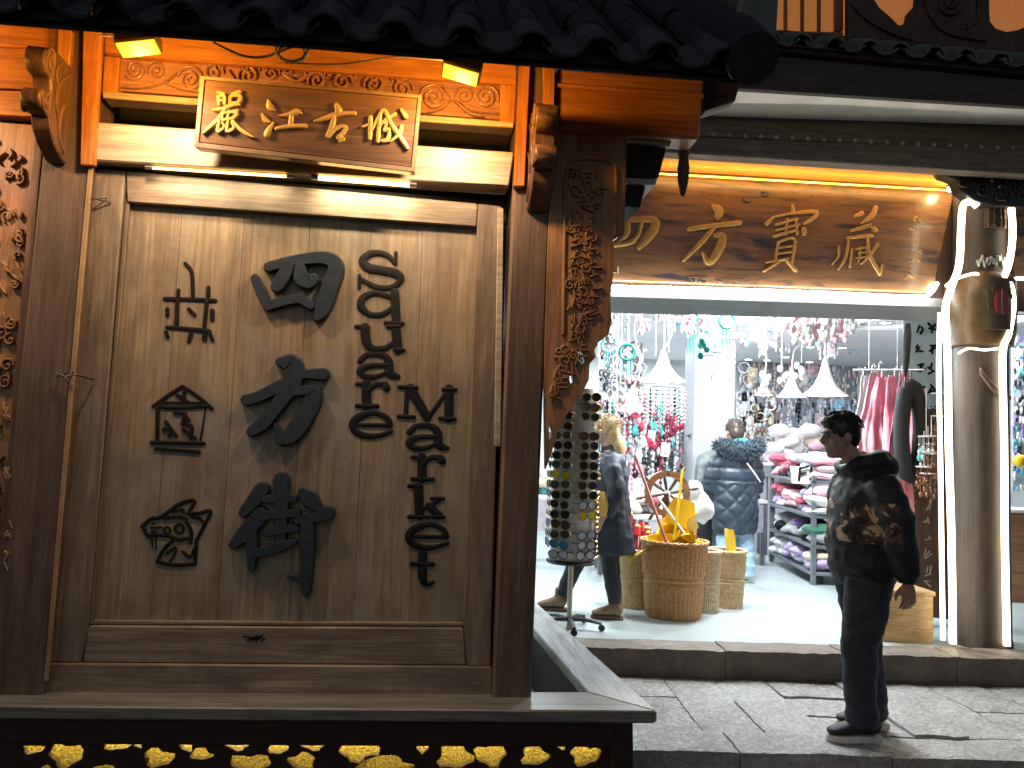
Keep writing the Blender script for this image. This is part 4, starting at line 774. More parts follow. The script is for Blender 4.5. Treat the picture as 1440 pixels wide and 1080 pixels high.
def glasses(lm, fm):
    t = bpy.data.objects.new('sunglasses', None); COL.objects.link(t); f = MB(); e = .0
    for s_ in (-1, 1):
        ring = [V((s_*.033+.03*math.cos(a*.5236), -.002, .025*math.sin(a*.5236)*(1 if math.sin(a*.5236) < 0 else .85))) for a in range(13)]; f.tube(ring, .0026, 5)
        f.tube([V((s_*.062, 0, .012)), V((s_*.07, .03, .01)), V((s_*.066, .09, 0))], .0022, 5)
        lens = MB(); pts = [V((s_*.033+.029*math.cos(a*.5236), -.001, .024*math.sin(a*.5236)*(1 if math.sin(a*.5236) < 0 else .85))) for a in range(12)]
        lens.prism(pts, (0, .003, 0)); o = lens.build('lens', lm, None, 30); o.parent = t
    f.tube([V((-.008, 0, .008)), V((0, -.004, .012)), V((.008, 0, .008))], .0025, 5); o = f.build('frame', fm, None, 60); o.parent = t
    return t
lm = [('dark', mat('lens_dark', (.02, .022, .025), .08)), ('brown', mat('lens_brown', (.09, .05, .02), .1)), ('yellow', mat('lens_yellow', (.75, .55, .04), .12)), ('blue', mat('lens_blue', (.02, .2, .38), .08)), ('pale', mat('lens_pale', (.45, .5, .55), .1))]
fm_ = [mat('frame_gold', (.6, .45, .2), .25, metal=1), mat('frame_black', (.02, .02, .02), .3), mat('frame_silver', (.7, .7, .72), .2, metal=1)]
protos = [(nm, glasses(q, fm_[i % 3])) for i, (nm, q) in enumerate(lm)]
nrow = 17; first = set(); ORD = 'lowest second third fourth fifth sixth seventh eighth ninth tenth eleventh twelfth thirteenth fourteenth fifteenth sixteenth topmost'.split()
tocam = math.atan2(-base.y, -base.x)
for i in range(nrow):
    for j, da in enumerate((-88, -44, -14 if False else -46, 0) if False else (-95, -52, -12, 0)[:0] or (-80, -30, 34, 84)):
        if R.random() < .06: continue
        w_ = R.choices(range(5), (8, 5, 2.0, 2.2, 3))[0]; nm, pt = protos[w_]
        o = pt if nm not in first else copy_tree(pt); first.add(nm)
        an = tocam+math.radians(da+R.uniform(-2, 2)); z = z0+.06+(z1-z0-.12)*i/(nrow-1)
        o.location = V((base.x, base.y, z))+V((math.cos(an), math.sin(an), 0))*(r+.014); o.rotation_euler = (R.uniform(-.1, .1), R.uniform(-.08, .08), an+math.pi/2+R.uniform(-.08, .08)); o.scale = (1.32,)*3
        tag(o, 'sunglasses with %s lenses in the %s row above the stand tray' % (nm, ORD[i]), 'sunglasses', '%s sunglasses in the %s row' % (nm, ORD[i]))
# ---- wicker baskets
m_wick = mat('wicker_brown', (.42, .2, .065), .5, var=.35, scale=40, bmp=.3); m_wick2 = mat('wicker_pale', (.54, .36, .18), .5, var=.3, scale=40, bmp=.3)
def basket(px, py, wpx, hpx, mt, lb):
    b0 = FZ(px, py); k = depth_scale(b0); r_b, H = wpx/2*k, hpx*k; t = thing('wicker_basket', lb, 'basket', b0)
    rows, stk = 46, 40; n = stk*4; b = MB(); vs = []; fs = []
    def rad(z): return r_b*(.8+.2*z)
    for i in range(rows+1):
        z = i/rows; band = .45 < z*1.0 < .56 or z > .93
        for j in range(n):
            a = 2*math.pi*j/n; q = rad(z)+(.009*abs(math.sin(stk*a/2*1.0))+.0022*math.sin(stk*a+math.pi*i) if not band else .008*math.sin(2.2*i))
            vs.append(b0+V((q*math.cos(a), q*math.sin(a), H*z)))
    for i in range(rows):
        for j in range(n): fs.append((i*n+j, i*n+(j+1) % n, (i+1)*n+(j+1) % n, (i+1)*n+j))
    b.add(vs, fs); b.build('woven_wall', mt, t, 180)
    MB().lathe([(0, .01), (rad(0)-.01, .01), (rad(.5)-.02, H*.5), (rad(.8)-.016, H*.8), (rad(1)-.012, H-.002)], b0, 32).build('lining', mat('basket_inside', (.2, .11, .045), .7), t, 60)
    rim = MB()
    for q in (0, 1): rim.tube([b0+V(((rad(1)+.004)*math.cos(a*.0982), (rad(1)+.004)*math.sin(a*.0982), H+.008*math.sin(a*1.57+q*math.pi))) for a in range(65)], .011, 6)
    rim.build('braided_rim', mt, t, 60)
    MB().tube([b0+V((rad(.3)*1.012*math.cos(a*.1963), rad(.3)*1.012*math.sin(a*.1963), H*.3)) for a in range(33)], .008, 6).build('hoop', mt, t, 60)
    return b0, rad(1), H
bk1 = basket(946, 866, 92, 104, m_wick, 'largest brown wicker basket holding yellow toy spades')
bk2 = basket(893, 853, 56, 80, m_wick2, 'pale wicker basket stuffed with red tassel toys, left of the largest basket')
bk3 = basket(1022, 853, 50, 78, m_wick2, 'smaller wicker basket with one yellow spade, beside the pale striped basket')
bk4 = basket(992, 860, 40, 84, mat('wicker_striped', (.55, .42, .27), .5, var=.45, scale=50, bmp=.3), 'narrow pale basket squeezed behind the largest basket')
m_yel = mat('yellow_plastic', (.78, .5, .02), .3, var=.06); m_ora = mat('orange_plastic', (.75, .27, .03), .3, var=.06)
def spade(c, az, tilt, mt, lb, ln=.34):
    t = thing('toy_spade', lb, 'toy spade', c, 'toy spades in the baskets')
    M = Matrix.Translation(c) @ Matrix.Rotation(az, 4, 'Z') @ Matrix.Rotation(tilt, 4, 'Y')
    b = MB(); nx, ny = 6, 6; vs = []; fs = []
    for s_ in (0, 1):
        for i in range(nx+1):
            for j in range(ny+1):
                u, v = i/nx, j/ny-.5; wd = .11*(1-.35*max(0, u-.6)**1.2*2); vs.append(M @ V((v*2*wd, .05*(1-(2*v)**2)-  .03*(1-u)+.004*s_, .22*u)))
    K = (nx+1)*(ny+1)
    for i in range(nx):
        for j in range(ny): a = i*(ny+1)+j; fs += [(a, a+1, a+ny+2, a+ny+1), (K+a, K+a+ny+1, K+a+ny+2, K+a+1)]
    b.add(vs, fs); b.build('blade', mt, t, 60)
    MB().tube([M @ V((0, .02, .0)), M @ V((0, .0, -ln))], .012, 8).build('handle', mt, t, 60); MB().tube([M @ V((-.045, 0, -ln)), M @ V((.045, 0, -ln))], .011, 8).build('grip', mt, t, 60)
B0, rr, H = bk1; top = B0+V((0, 0, H))
spade(top+V((-.12, -.05, .0)), .3, 1.15, m_yel, 'yellow toy spade lying across the left rim of the largest basket')
spade(top+V((.0, -.06, .13)), -.2, .25, m_yel, 'upright yellow toy spade standing highest in the largest basket')
spade(top+V((.1, .04, .05)), .8, 1.0, m_ora, 'orange toy spade resting on the rim of the largest basket')
spade(top+V((.03, .1, .02)), -1.1, -.7, m_ora, 'orange toy spade tucked at the back of the largest basket')
spade(top+V((.14, -.08, .03)), 1.2, -.9, m_yel, 'yellow toy spade leaning right over the largest basket rim')
spade(bk3[0]+V((.0, -.04, bk3[2]-.03)), .9, .12, m_yel, 'yellow toy spade standing alone in the smaller wicker basket', .2)
def bowl(c, r_w, tx, ty, mt, lb):
    t = thing('toy_scoop', lb, 'toy scoop', c, 'toy scoops heaped on the largest basket'); M = Matrix.Translation(c) @ Matrix.Rotation(tx, 4, 'X') @ Matrix.Rotation(ty, 4, 'Y'); b = MB()
    b.lathe([(r_w, 0), (r_w*.95, -r_w*.3), (r_w*.7, -r_w*.6), (.001, -r_w*.7), (.001, -r_w*.62), (r_w*.62, -r_w*.52), (r_w*.88, -r_w*.26), (r_w*.95, 0), (r_w, 0)], (0, 0, 0), 20); b.v = [tuple(M @ V((q[0], q[1]*.62, q[2]))) for q in b.v]; b.build('bowl', mt, t, 60)
    MB().tube([M @ V((r_w*.95, 0, -.01)), M @ V((r_w*1.5, 0, .01)), M @ V((r_w*2.1, 0, 0))], [.014, .011, .013], 8).build('handle', mt, t, 60)
bowl(top+V((-.14, -.1, .035)), .13, .35, -.12, m_yel, 'yellow toy scoop lying on the near left rim of the largest basket')
bowl(top+V((.07, -.13, .05)), .1, .7, .5, m_yel, 'yellow toy scoop tipped towards the street on the largest basket')
bowl(top+V((.12, .02, .1)), .11, -.4, .9, m_ora, 'orange toy scoop on top of the heap in the largest basket')
bowl(top+V((-.02, .08, .1)), .12, .5, -.6, m_yel, 'yellow toy scoop at the back of the heap in the largest basket')
m_red = mat('red_lacquer', (.5, .03, .03), .4, var=.3)
for i in range(16):
    a = R.uniform(0, 6.28); q = R.uniform(0, bk2[1]*.75); c = bk2[0]+V((q*math.cos(a), q*math.sin(a), bk2[2]-.06)); hgt = R.uniform(.18, .36)
    t = thing('tassel_toy', 'red stick toy with gold knob and tassel in the pale basket', 'toy', c, 'red stick toys in the pale basket'); tip = c+V((R.uniform(-.06, .06), R.uniform(-.04, .04), hgt))
    MB().tube([c, tip], .012, 8).build('stick', m_red, t, 60); MB().ball(tip, .02, 8).build('knob', m_gold if i % 3 else mat('black_knob', (.03, .03, .03), .3), t, 60); MB().lathe([(.018, 0), (.03, -.07), (.0, -.08)], tip, 8).build('tassel', m_red, t, 60)
# long sticks and a white pole leaning
for x, y, x2, y2, mt, lb in ((893, 640, 940, 770, mat('pink_stick', (.6, .25, .22), .4), 'long pink stick leaning out of the largest basket'), (960, 660, 948, 760, m_yel, 'yellow spade shaft poking up beside the ship wheel'), (925, 700, 962, 750, m_white, 'white plastic rod leaning in the largest basket')):
    o = MB().tube([US(x, y, 6.5), US(x2, y2, 6.35)], .012, 8); tag(o.build('toy_stick', mt, None, 60), lb, 'stick')
# ---- ship wheel
wc = US(939, 694, 7.0); k = depth_scale(wc); sw = thing('ship_wheel', 'dark wooden ship steering wheel with turned handles behind the baskets', 'ship wheel', wc)
w_wh = wood('wood_wheel', (.2, .09, .04), (.36, .18, .08), 'X', .4)
def wp(a, q, dd=0): return wc+sx*(q*math.cos(a))+V((0, 0, q*math.sin(a)))+sn*dd
rm = MB(); n = 40; rr = 31*k
for i in range(n):
    a, b_ = 2*math.pi*i/n, 2*math.pi*(i+1)/n
    rm.prism([wp(a, rr*1.04), wp(b_, rr*1.04), wp(b_, rr*.76), wp(a, rr*.76)], sn*.045)
rm.build('rim', w_wh, sw, 30, 0, weld=True)
MB().lathe([(0, -.03), (.045, -.03), (.06, 0), (.045, .03), (0, .03)], (0, 0, 0), 20).build('hub', w_brk, sw, 50).matrix_world = Matrix.Translation(wc+sn*.017) @ Matrix.Rotation(A_, 4, 'Z') @ Matrix.Rotation(1.5708, 4, 'X')
for i in range(8):
    a = i*math.pi/4+.2; MB().tube([wp(a, .03, .017), wp(a, rr*.5, .017), wp(a, rr*.95, .017), wp(a, rr*1.08, .017), wp(a, rr*1.22, .017), wp(a, rr*1.42, .017), wp(a, rr*1.47, .017)], [.011, .015, .011, .009, .016, .013, .006], 8).build('spoke', w_brk, sw, 60)
wp0 = FZ(935, 800)
MB().tube([wc+sn*.05, V((wc.x, wc.y, .17))+sn*.25], .025, 8).build('stand', w_brk, sw, 60)
# ---- soft lumps (folded clothes, plush, hats)
def remesh(mb, voxel, iters=4, name='m', disp=None):
    me = mb.mesh(name, [], 0) if False else bpy.data.meshes.new(name)
    me.from_pydata(mb.v, [], mb.f); bm = bmesh.new(); bm.from_mesh(me); bmesh.ops.recalc_face_normals(bm, faces=bm.faces); bm.to_mesh(me); bm.free()
    o = bpy.data.objects.new(name, me); COL.objects.link(o)
    md = o.modifiers.new('r', 'REMESH'); md.mode = 'VOXEL'; md.voxel_size = voxel
    if iters: ms = o.modifiers.new('s', 'SMOOTH'); ms.iterations = iters; ms.factor = .5
    bpy.context.view_layer.update(); out = bpy.data.meshes.new_from_object(o.evaluated_get(bpy.context.evaluated_depsgraph_get()))
    bpy.data.objects.remove(o); bpy.data.meshes.remove(me)
    if disp:
        nn = [v.normal.copy() for v in out.vertices]
        for v, q in zip(out.vertices, nn): v.co += q*disp(v.co)
    out.shade_smooth(); return out
def lump_mesh(kind, seed):
    r_ = random.Random(seed); b = MB()
    if kind == 'folded':
        n = 22; vs = []; fs = []
        for i in range(13):
            t = math.pi*i/12
            for j in range(n):
                a = 2*math.pi*j/n; sup = lambda c: math.copysign(abs(c)**.5, c)
                p = V((sup(math.cos(a))*math.sin(t)**.35*.5, sup(math.sin(a))*math.sin(t)**.35*.5, -math.cos(t)*.5))
                q = 1+.14*noise.noise(p*2.3+V((seed, 0, 0))); vs.append(V((p.x*q, p.y*q, p.z+.2*noise.noise(p*3+V((0, seed, 0)))+.06*math.sin(14*p.z+seed))))
        for i in range(12):
            for j in range(n): fs.append((i*n+j, i*n+(j+1) % n, (i+1)*n+(j+1) % n, (i+1)*n+j))
        b.add(vs, fs)
    else:
        n = 18; vs = []; fs = []
        for i in range(11):
            t = math.pi*i/10
            for j in range(n):
                a = 2*math.pi*j/n; p = V((math.sin(t)*math.cos(a), math.sin(t)*math.sin(a), -math.cos(t)))*.5; q = 1+.35*noise.noise(p*2+V((seed, 3, 0)))+.15*noise.noise(p*6+V((seed, 3, 0))); vs.append(p*q)
        for i in range(10):
            for j in range(n): fs.append((i*n+j, i*n+(j+1) % n, (i+1)*n+(j+1) % n, (i+1)*n+j))
        b.add(vs, fs)
    return b
CL = {'white': (.75, .74, .74), 'cream': (.72, .62, .45), 'pale pink': (.85, .5, .58), 'crimson': (.42, .03, .07), 'maroon': (.2, .02, .05), 'lilac': (.45, .35, .6), 'purple': (.25, .13, .45), 'dark green': (.02, .12, .07), 'grey': (.32, .33, .35), 'black': (.008, .008, .009), 'light blue': (.35, .55, .7), 'teal': (.05, .42, .42), 'rose': (.88, .34, .43), 'brown': (.2, .1, .05), 'silver': (.6, .62, .65), 'mustard': (.6, .38, .05)}
def cloth(c): return mat('cloth_'+c.replace(' ', '_'), CL[c], .85, var=.18, scale=14, bmp=.25, sheen=0 if c == 'black' else .3)
LM = {}
def lump(c, size, kind, col, name, label, cat, group, rot=None):
    sd_ = R.randrange(5); key = (kind, sd_, col)
    if key not in LM: LM[key] = lump_mesh(kind, sd_*3.7).mesh(name, cloth(col), 180)
    o = link(name, LM[key]); o.location = c; o.scale = size; o.rotation_euler = (R.uniform(-.12, .12), R.uniform(-.12, .12), A_+R.uniform(-.3, .3) if rot is None else rot)
    return tag(o, label, cat, group)
# ---- metal shelving rack with garments
pA, pB = FZ(1141, 823), FZ(1076, 786)
sv = sof(pB)-sof(pA); pA_s, pB_s = sof(pA), sof(pB)
ax = (pB-pA); Ln = 1.75; ax = ax.normalized(); pB = pA+ax*Ln; bx = V((-ax.y, ax.x, 0))
if bx.dot(sx) < 0: bx = -bx
Wd = .48; rk = thing('shelving_rack', 'grey metal shelving rack stacked with clothes inside the shop', 'shelf', pA)
zt_ = 1.27
for c in (pA, pB, pA+bx*Wd, pB+bx*Wd):
    MB().prism([c, c+ax*.045, c+ax*.045+bx*.005, c+ax*.005+bx*.005, c+ax*.005+bx*.045, c+bx*.045], (0, 0, zt_-.14)).build('upright', w_rack, rk, 30)
shz = [.27, .55, .86, 1.22]
for z in shz:
    MB().prism([V((p.x, p.y, z)) for p in (pA-bx*.01, pB-bx*.01, pB+bx*(Wd+.01), pA+bx*(Wd+.01))], (0, 0, .035)).build('shelf_board', w_rack, rk, 30, .004)
SHN = ('lowest', 'second', 'third', 'top')
sch = [('white', 'cream', 'lilac', 'grey', 'white'), ('white', 'dark green', 'black', 'purple', 'white', 'grey'), ('pale pink', 'lilac', 'white', 'pale pink', 'crimson'), ('crimson', 'maroon', 'white', 'pale pink', 'rose', 'light blue')]
for si, z in enumerate(shz):
    for lay in range(3 if si in (2, 3) else 2):
        for q in range(7):
            u = (q+.5)/7*Ln+R.uniform(-.04, .04); col = R.choice(sch[si]); hh = R.uniform(.08, .14) if si > 1 else R.uniform(.11, .17)
            if lay == 2 and R.random() < .4: continue
            p = pA+ax*u+bx*R.uniform(.14, .24); p.z = z+.035+hh*.42+lay*.085
            lump(p, (.36+R.uniform(-.05, .08), .27, hh), 'folded' if si > 1 and R.random() < .8 else 'round', col, 'folded_garment', '%s garment on the %s board of the metal rack, %s layer' % (col, SHN[si], ('bottom', 'middle', 'upper')[lay]), 'garment', '%s garments on the %s board of the rack' % (col, SHN[si]))
# FI print on a white shirt hanging over the rack end
c = US(1130, 668, sof(pA).y+.1)
ts = thing('printed_shirt', 'white shirt with dark letters FI laid on the rack', 'shirt', c)
vs = []; fs = []; b = MB(); nx = 10
for s_ in (0, 1):
    for i in range(nx+1):
        for j in range(nx+1): x, y = i/nx-.5, j/nx-.5; vs.append(c+sx*(x*.26)+V((0, 0, y*.18))+sn*(.02*noise.noise(V((x*5, y*5, 2)))+.012*s_+y*.06))
K = (nx+1)**2
for i in range(nx):
    for j in range(nx): a = i*(nx+1)+j; fs += [(a, a+1, a+nx+2, a+nx+1), (K+a, K+a+nx+1, K+a+nx+2, K+a+1)]
b.add(vs, fs); b.build('shirt', cloth('white'), ts, 180)
strokes(MB(), [[(1123, 678, 3), (1125, 658, 3)], [(1125, 659, 3), (1136, 656, 3)], [(1124, 667, 3), (1133, 665, 3)], [(1139, 676, 3), (1141, 657, 3)]], lambda x, y: US(x, y, sof(c).y-.012), -sn, .012, .05).build('print', m_ink, ts, 60)
# ---- display tables with piles
def table(px0, px1, D, ztop, lb, dep=.6, cloth_c=None):
    a, b_ = sof(US(px0, 600, D)).x, sof(US(px1, 600, D)).x; t = thing('display_table', lb, 'table', S((a+b_)/2, D+dep/2, .17))
    MB().box(S((a+b_)/2, D+dep/2, ztop-.02), (b_-a, dep, .04), 0, sx, sn).build('table_top', mat('table_white', (.6, .6, .62), .4), t, 30, .006)
    for s_ in (a+.05, b_-.05):
        for d_ in (D+.05, D+dep-.05): MB().box(S(s_, d_, (.17+ztop-.04)/2), (.05, .05, ztop-.04-.17), 0, sx, sn).build('leg', w_rack, t, 30, .004)
    MB().box(S((a+b_)/2, D+.02, ztop-.22), (b_-a-.1, .02, .34), 0, sx, sn).build('front_panel', mat('table_panel', (.35, .33, .36), .5), t, 30, .004)
    return a, b_, D, dep, ztop
def pile(tb, n, cols, kind, lb, cat, gsize=.2, lay=3, name='plush_hat'):
    a, b_, D, dep, zt = tb
    for i in range(n):
        L_ = i*lay//n; col = R.choice(cols); g_ = gsize*R.uniform(.75, 1.2)
        lump(S(R.uniform(a+.1, b_-.1), D+R.uniform(.12, dep-.15), zt+g_*.28+L_*g_*.42), (g_, g_, g_*.62), kind, col, name, lb % col, cat, '%s %s pile in the shop' % (col, cat), R.uniform(0, 6))
T1 = table(1085, 1215, 10.2, 1.4, 'long white table heaped with plush hats under the cone lamps')
pile(T1, 46, ['white', 'white', 'cream', 'pale pink', 'silver', 'white', 'grey'], 'round', '%s plush hat heaped on the long table', 'hat', .24, 4)
T2 = table(855, 975, 8.0, .85, 'white display table behind the baskets with plush toys')
pile(T2, 26, ['white', 'silver', 'teal', 'white', 'rose', 'cream', 'maroon', 'light blue'], 'round', '%s plush toy on the table behind the ship wheel', 'plush toy', .2, 2, 'plush_toy')
TR = table(1180, 1215, 8.6, .9, 'small table beside the rack behind the man')
pile(TR, 14, ['white', 'grey', 'black', 'light blue'], 'round', '%s bag on the small table behind the man', 'bag', .2, 2, 'cloth_bag')
T3 = table(1035, 1085, 10.6, 1.25, 'narrow table of small boxes behind the padded coat')
pile(T3, 16, ['brown', 'black', 'white', 'crimson', 'teal'], 'folded', '%s pouch on the narrow rear table', 'pouch', .17, 2, 'pouch')
# white horse-like plush by the wheel
pz = US(978, 690, 7.6)
for i, (dx, dz, s3) in enumerate(((0, 0, .2), (.06, -.16, .28))):
    lump(pz+sx*dx+V((0, 0, dz)), (s3*.75, s3*.7, s3), 'round', 'white', 'plush_toy', ('white plush head', 'white plush body')[i]+' piled beside the ship wheel', 'plush toy', None)
# ---- peg walls crowded with trinkets
def trinket_meshes():
    out = {}
    for kd in ('strand', 'card', 'ring', 'drop'):
        b = MB()
        if kd == 'strand':
            for i in range(6): b.ball((0, 0, -.03*i), .012, 6, 0, 4)
            b.tube([V((0, 0, .02)), V((0, 0, -.17))], .003, 4)
        elif kd == 'card': b.prism([V((-.03, 0, .0)), V((.03, 0, 0)), V((.03, 0, -.09)), V((-.03, 0, -.09))], (0, .006, 0)); b.ball((0, -.008, -.05), (.02, .012, .024), 6, 0, 4); b.tube([V((0, 0, .03)), V((0, 0, -.002))], .002, 4)
        elif kd == 'ring': b.tube([V((.03*math.cos(a*.5236), 0, -.03+.03*math.sin(a*.5236))) for a in range(13)], .006, 5); b.tube([V((0, 0, .03)), V((0, 0, 0))], .002, 4)
        else: b.tube([V((0, 0, .03)), V((0, 0, -.03))], .002, 4); b.lathe([(0, -.1), (.02, -.085), (.024, -.065), (.008, -.03), (0, -.025)], (0, 0, 0), 8)
        out[kd] = b
    return out
TM = trinket_meshes(); TD = {}
def shiny(c): return mat('trinket_'+c.replace(' ', '_'), CL[c], .25, metal=.3 if c == 'silver' else 0, var=.2, scale=60)
def pegwall(px0, px1, py0, py1, D, n, cols, lb, kinds, scale=1.4, where='rear peg wall'):
    t = thing('peg_board', lb, 'display board', US((px0+px1)/2, py1, D))
    sq(t, 'board', mat('peg_board_grey', (.35, .37, .42), .6), [(px0, py0), (px1, py0+(px1-px0)*.03), (px1, py1), (px0, py1)], D+.04, .03)
    for z in range(4):
        y = py0+(py1-py0)*(z+.3)/4; A, B = US(px0, y, D+.02), US(px1, y+(px1-px0)*.03, D+.02); MB().tube([A, B], .008, 6).build('rail', m_steel, t)
    b = MB(); A_c = [shiny(c_) for c_ in cols]
    for i in range(int((px1-px0)*(py1-py0)/34)):
        q = US(R.uniform(px0+1, px1-1), R.uniform(py0+3, py1-2), D+R.uniform(-.02, .03)); rr_s = R.uniform(.014, .03)*D/9
        b.ball(q, (rr_s*.7, rr_s*.6, rr_s*R.uniform(1, 2.2)), 6, R.randrange(len(cols)), 4)
    b.build('small_trinkets', A_c, t, 60)['kind'] = 'stuff'
    for i in range(n):
        col = R.choice(cols); kd = R.choice(kinds); key = (kd, col)
        if key not in TD: TD[key] = TM[kd].mesh('trinket', shiny(col), 50)
        o = link('trinket', TD[key]); o.location = US(R.uniform(px0+2, px1-2), py0+(py1-py0)*(R.randrange(7)+R.uniform(0, .5))/7.5, D-R.uniform(0, .05)); sc_ = scale*R.uniform(.8, 1.4); o.scale = (sc_,)*3; o.rotation_euler = (0, R.uniform(-.1, .1), A_+R.uniform(-.4, .4))
        nm = {'strand': 'beaded strand', 'card': 'carded trinket', 'ring': 'ring charm', 'drop': 'drop charm'}[kd]
        tag(o, '%s %s hanging on the %s' % (col, nm, where), 'trinket', '%s %ss on the %s' % (col, nm, where))
pegwall(1036, 1092, 548, 650, 11.6, 52, ['white', 'silver', 'black', 'maroon', 'brown', 'cream', 'white'], 'grey peg board crowded with charms between pillar and tables', ['strand', 'card', 'drop', 'ring'], 1.7, 'narrow rear peg board')
pegwall(1092, 1225, 560, 640, 11.9, 34, ['white', 'white', 'silver', 'light blue', 'pale pink', 'black'], 'wide peg board behind the heaped table', ['strand', 'card', 'drop'], 1.9, 'wide rear peg board')
pegwall(838, 972, 560, 668, 9.3, 108, ['white', 'silver', 'maroon', 'crimson', 'teal', 'black', 'white', 'rose', 'white'], 'peg board of bead strands left of the grey pillar', ['strand', 'strand', 'drop', 'card'], 1.5, 'peg board left of the pillar')
pegwall(842, 905, 478, 552, 9.6, 32, ['black', 'brown', 'silver', 'grey', 'white'], 'peg board of dark tangled trinkets under the ceiling', ['strand', 'ring', 'drop'], 1.7, 'high peg board')
pegwall(1424, 1520, 470, 690, 8.0, 16, ['white', 'purple', 'silver', 'black', 'teal'], 'peg board in the bay beyond the column', ['strand', 'card', 'ring'], 1.8, 'side bay peg board')
pegwall(1040, 1236, 508, 572, 12.3, 52, ['white', 'silver', 'light blue', 'white', 'cream', 'pale pink'], 'long peg board high on the rear wall', ['strand', 'card', 'drop', 'ring'], 2.1, 'high rear wall board')
T0 = table(735, 852, 9.0, .95, 'long white table left of the bead strands')
pile(T0, 30, ['white', 'maroon', 'teal', 'silver', 'rose', 'cream', 'brown'], 'folded', '%s pouch on the table left of the bead strands', 'pouch', .2, 3, 'pouch')
T4 = table(1040, 1082, 9.6, .95, 'low table of wares in front of the narrow peg board')
pile(T4, 22, ['black', 'white', 'brown', 'cream', 'maroon', 'silver'], 'folded', '%s box of wares on the low table', 'box', .16, 3, 'ware_box')
# ---- jewellery carousel under cone lamp
def cone_lamp(px, py, D, wpx, hpx, lb, e, carousel=False, cord=None):
    c = US(px, py, D); k = depth_scale(c); rw, H = wpx/2*k, hpx*k; t = thing('cone_lamp', lb, 'pendant lamp', c)
    m_st = mat('straw_shade', (.62, .6, .56), .7, var=.15, scale=50, bmp=.3)
    prof = [(rw, 0), (rw*.78, H*.09), (rw*.5, H*.27), (rw*.3, H*.52), (rw*.16, H*.82), (rw*.1, H), (.004, H+.005)]
    MB().lathe(prof+[(.004, H-.01), (rw*.1-.004, H-.012), (rw*.3-.006, H*.5), (rw*.5-.006, H*.25), (rw-.008, .002)], c, 28).build('shade', m_st, t, 60)
    MB().ball(c+V((0, 0, H*.12)), rw*.22, 12).build('bulb', m_bulb, t, 90)
    P = [tuple(c+V((0, 0, H))), tuple(c+V((R.uniform(-.1, .1), 0, H+.2))), tuple(c+V((R.uniform(-.1, .1), 0, (CZ-c.z+H)*.6))), (c.x, c.y, CZ)]
    MB().tube([V(q) for q in catmull(P, 6)], .008, 6).build('cord', m_white, t, 60)
    if e: lamp('cone_glow', 'POINT', c-V((0, 0, .03)), e, LC, t, .06)
    return c, rw
c, rw = cone_lamp(932, 536, 7.0, 66, 44, 'flared straw cone lamp above the jewellery carousel', 8)
cone_lamp(1160, 556, 9.0, 62, 52, 'widest straw cone lamp above the heaped hats', 8)
cone_lamp(1113, 558, 9.8, 40, 42, 'mid sized straw cone lamp between two others', 6)
cone_lamp(1074, 556, 10.6, 26, 34, 'smallest straw cone lamp nearest the grey pillar', 4)
cone_lamp(890, 578, 8.3, 50, 36, 'low straw cone lamp beside the bead strands', 8)
jc = thing('jewellery_carousel', 'round hanging carousel of coloured bead strands below the flared lamp', 'jewellery display', c-V((0, 0, .08)))
for q, zz in ((.95, -.06), (.75, -.03)): MB().tube([c+V((rw*q*math.cos(a*.2618), rw*q*math.sin(a*.2618), zz)) for a in range(25)], .006, 6).build('hoop', m_steel, jc, 60)
for i in range(34):
    a = i/34*6.283; q = .95 if i % 2 else .75; col = R.choice(['teal', 'silver', 'rose', 'white', 'black', 'teal', 'pale pink', 'silver']); b = MB(); p0 = c+V((rw*q*math.cos(a), rw*q*math.sin(a), -.06)); ln = R.randint(5, 9)
    b.tube([p0, p0-V((0, 0, .035*ln))], .002, 4)
    for j in range(ln): b.ball(p0-V((0, 0, .03+.034*j)), R.uniform(.008, .015), 6, 0, 4)
    b.build('bead_strand', shiny(col), jc, 60)
for x, y in ((922, 500), (934, 500), (940, 495)): MB().tube([US(x, y, 7.0), US(x+R.uniform(-3, 3), 430, 7.0)], .006, 6).build('hanging_cord', m_white, jc, 60)
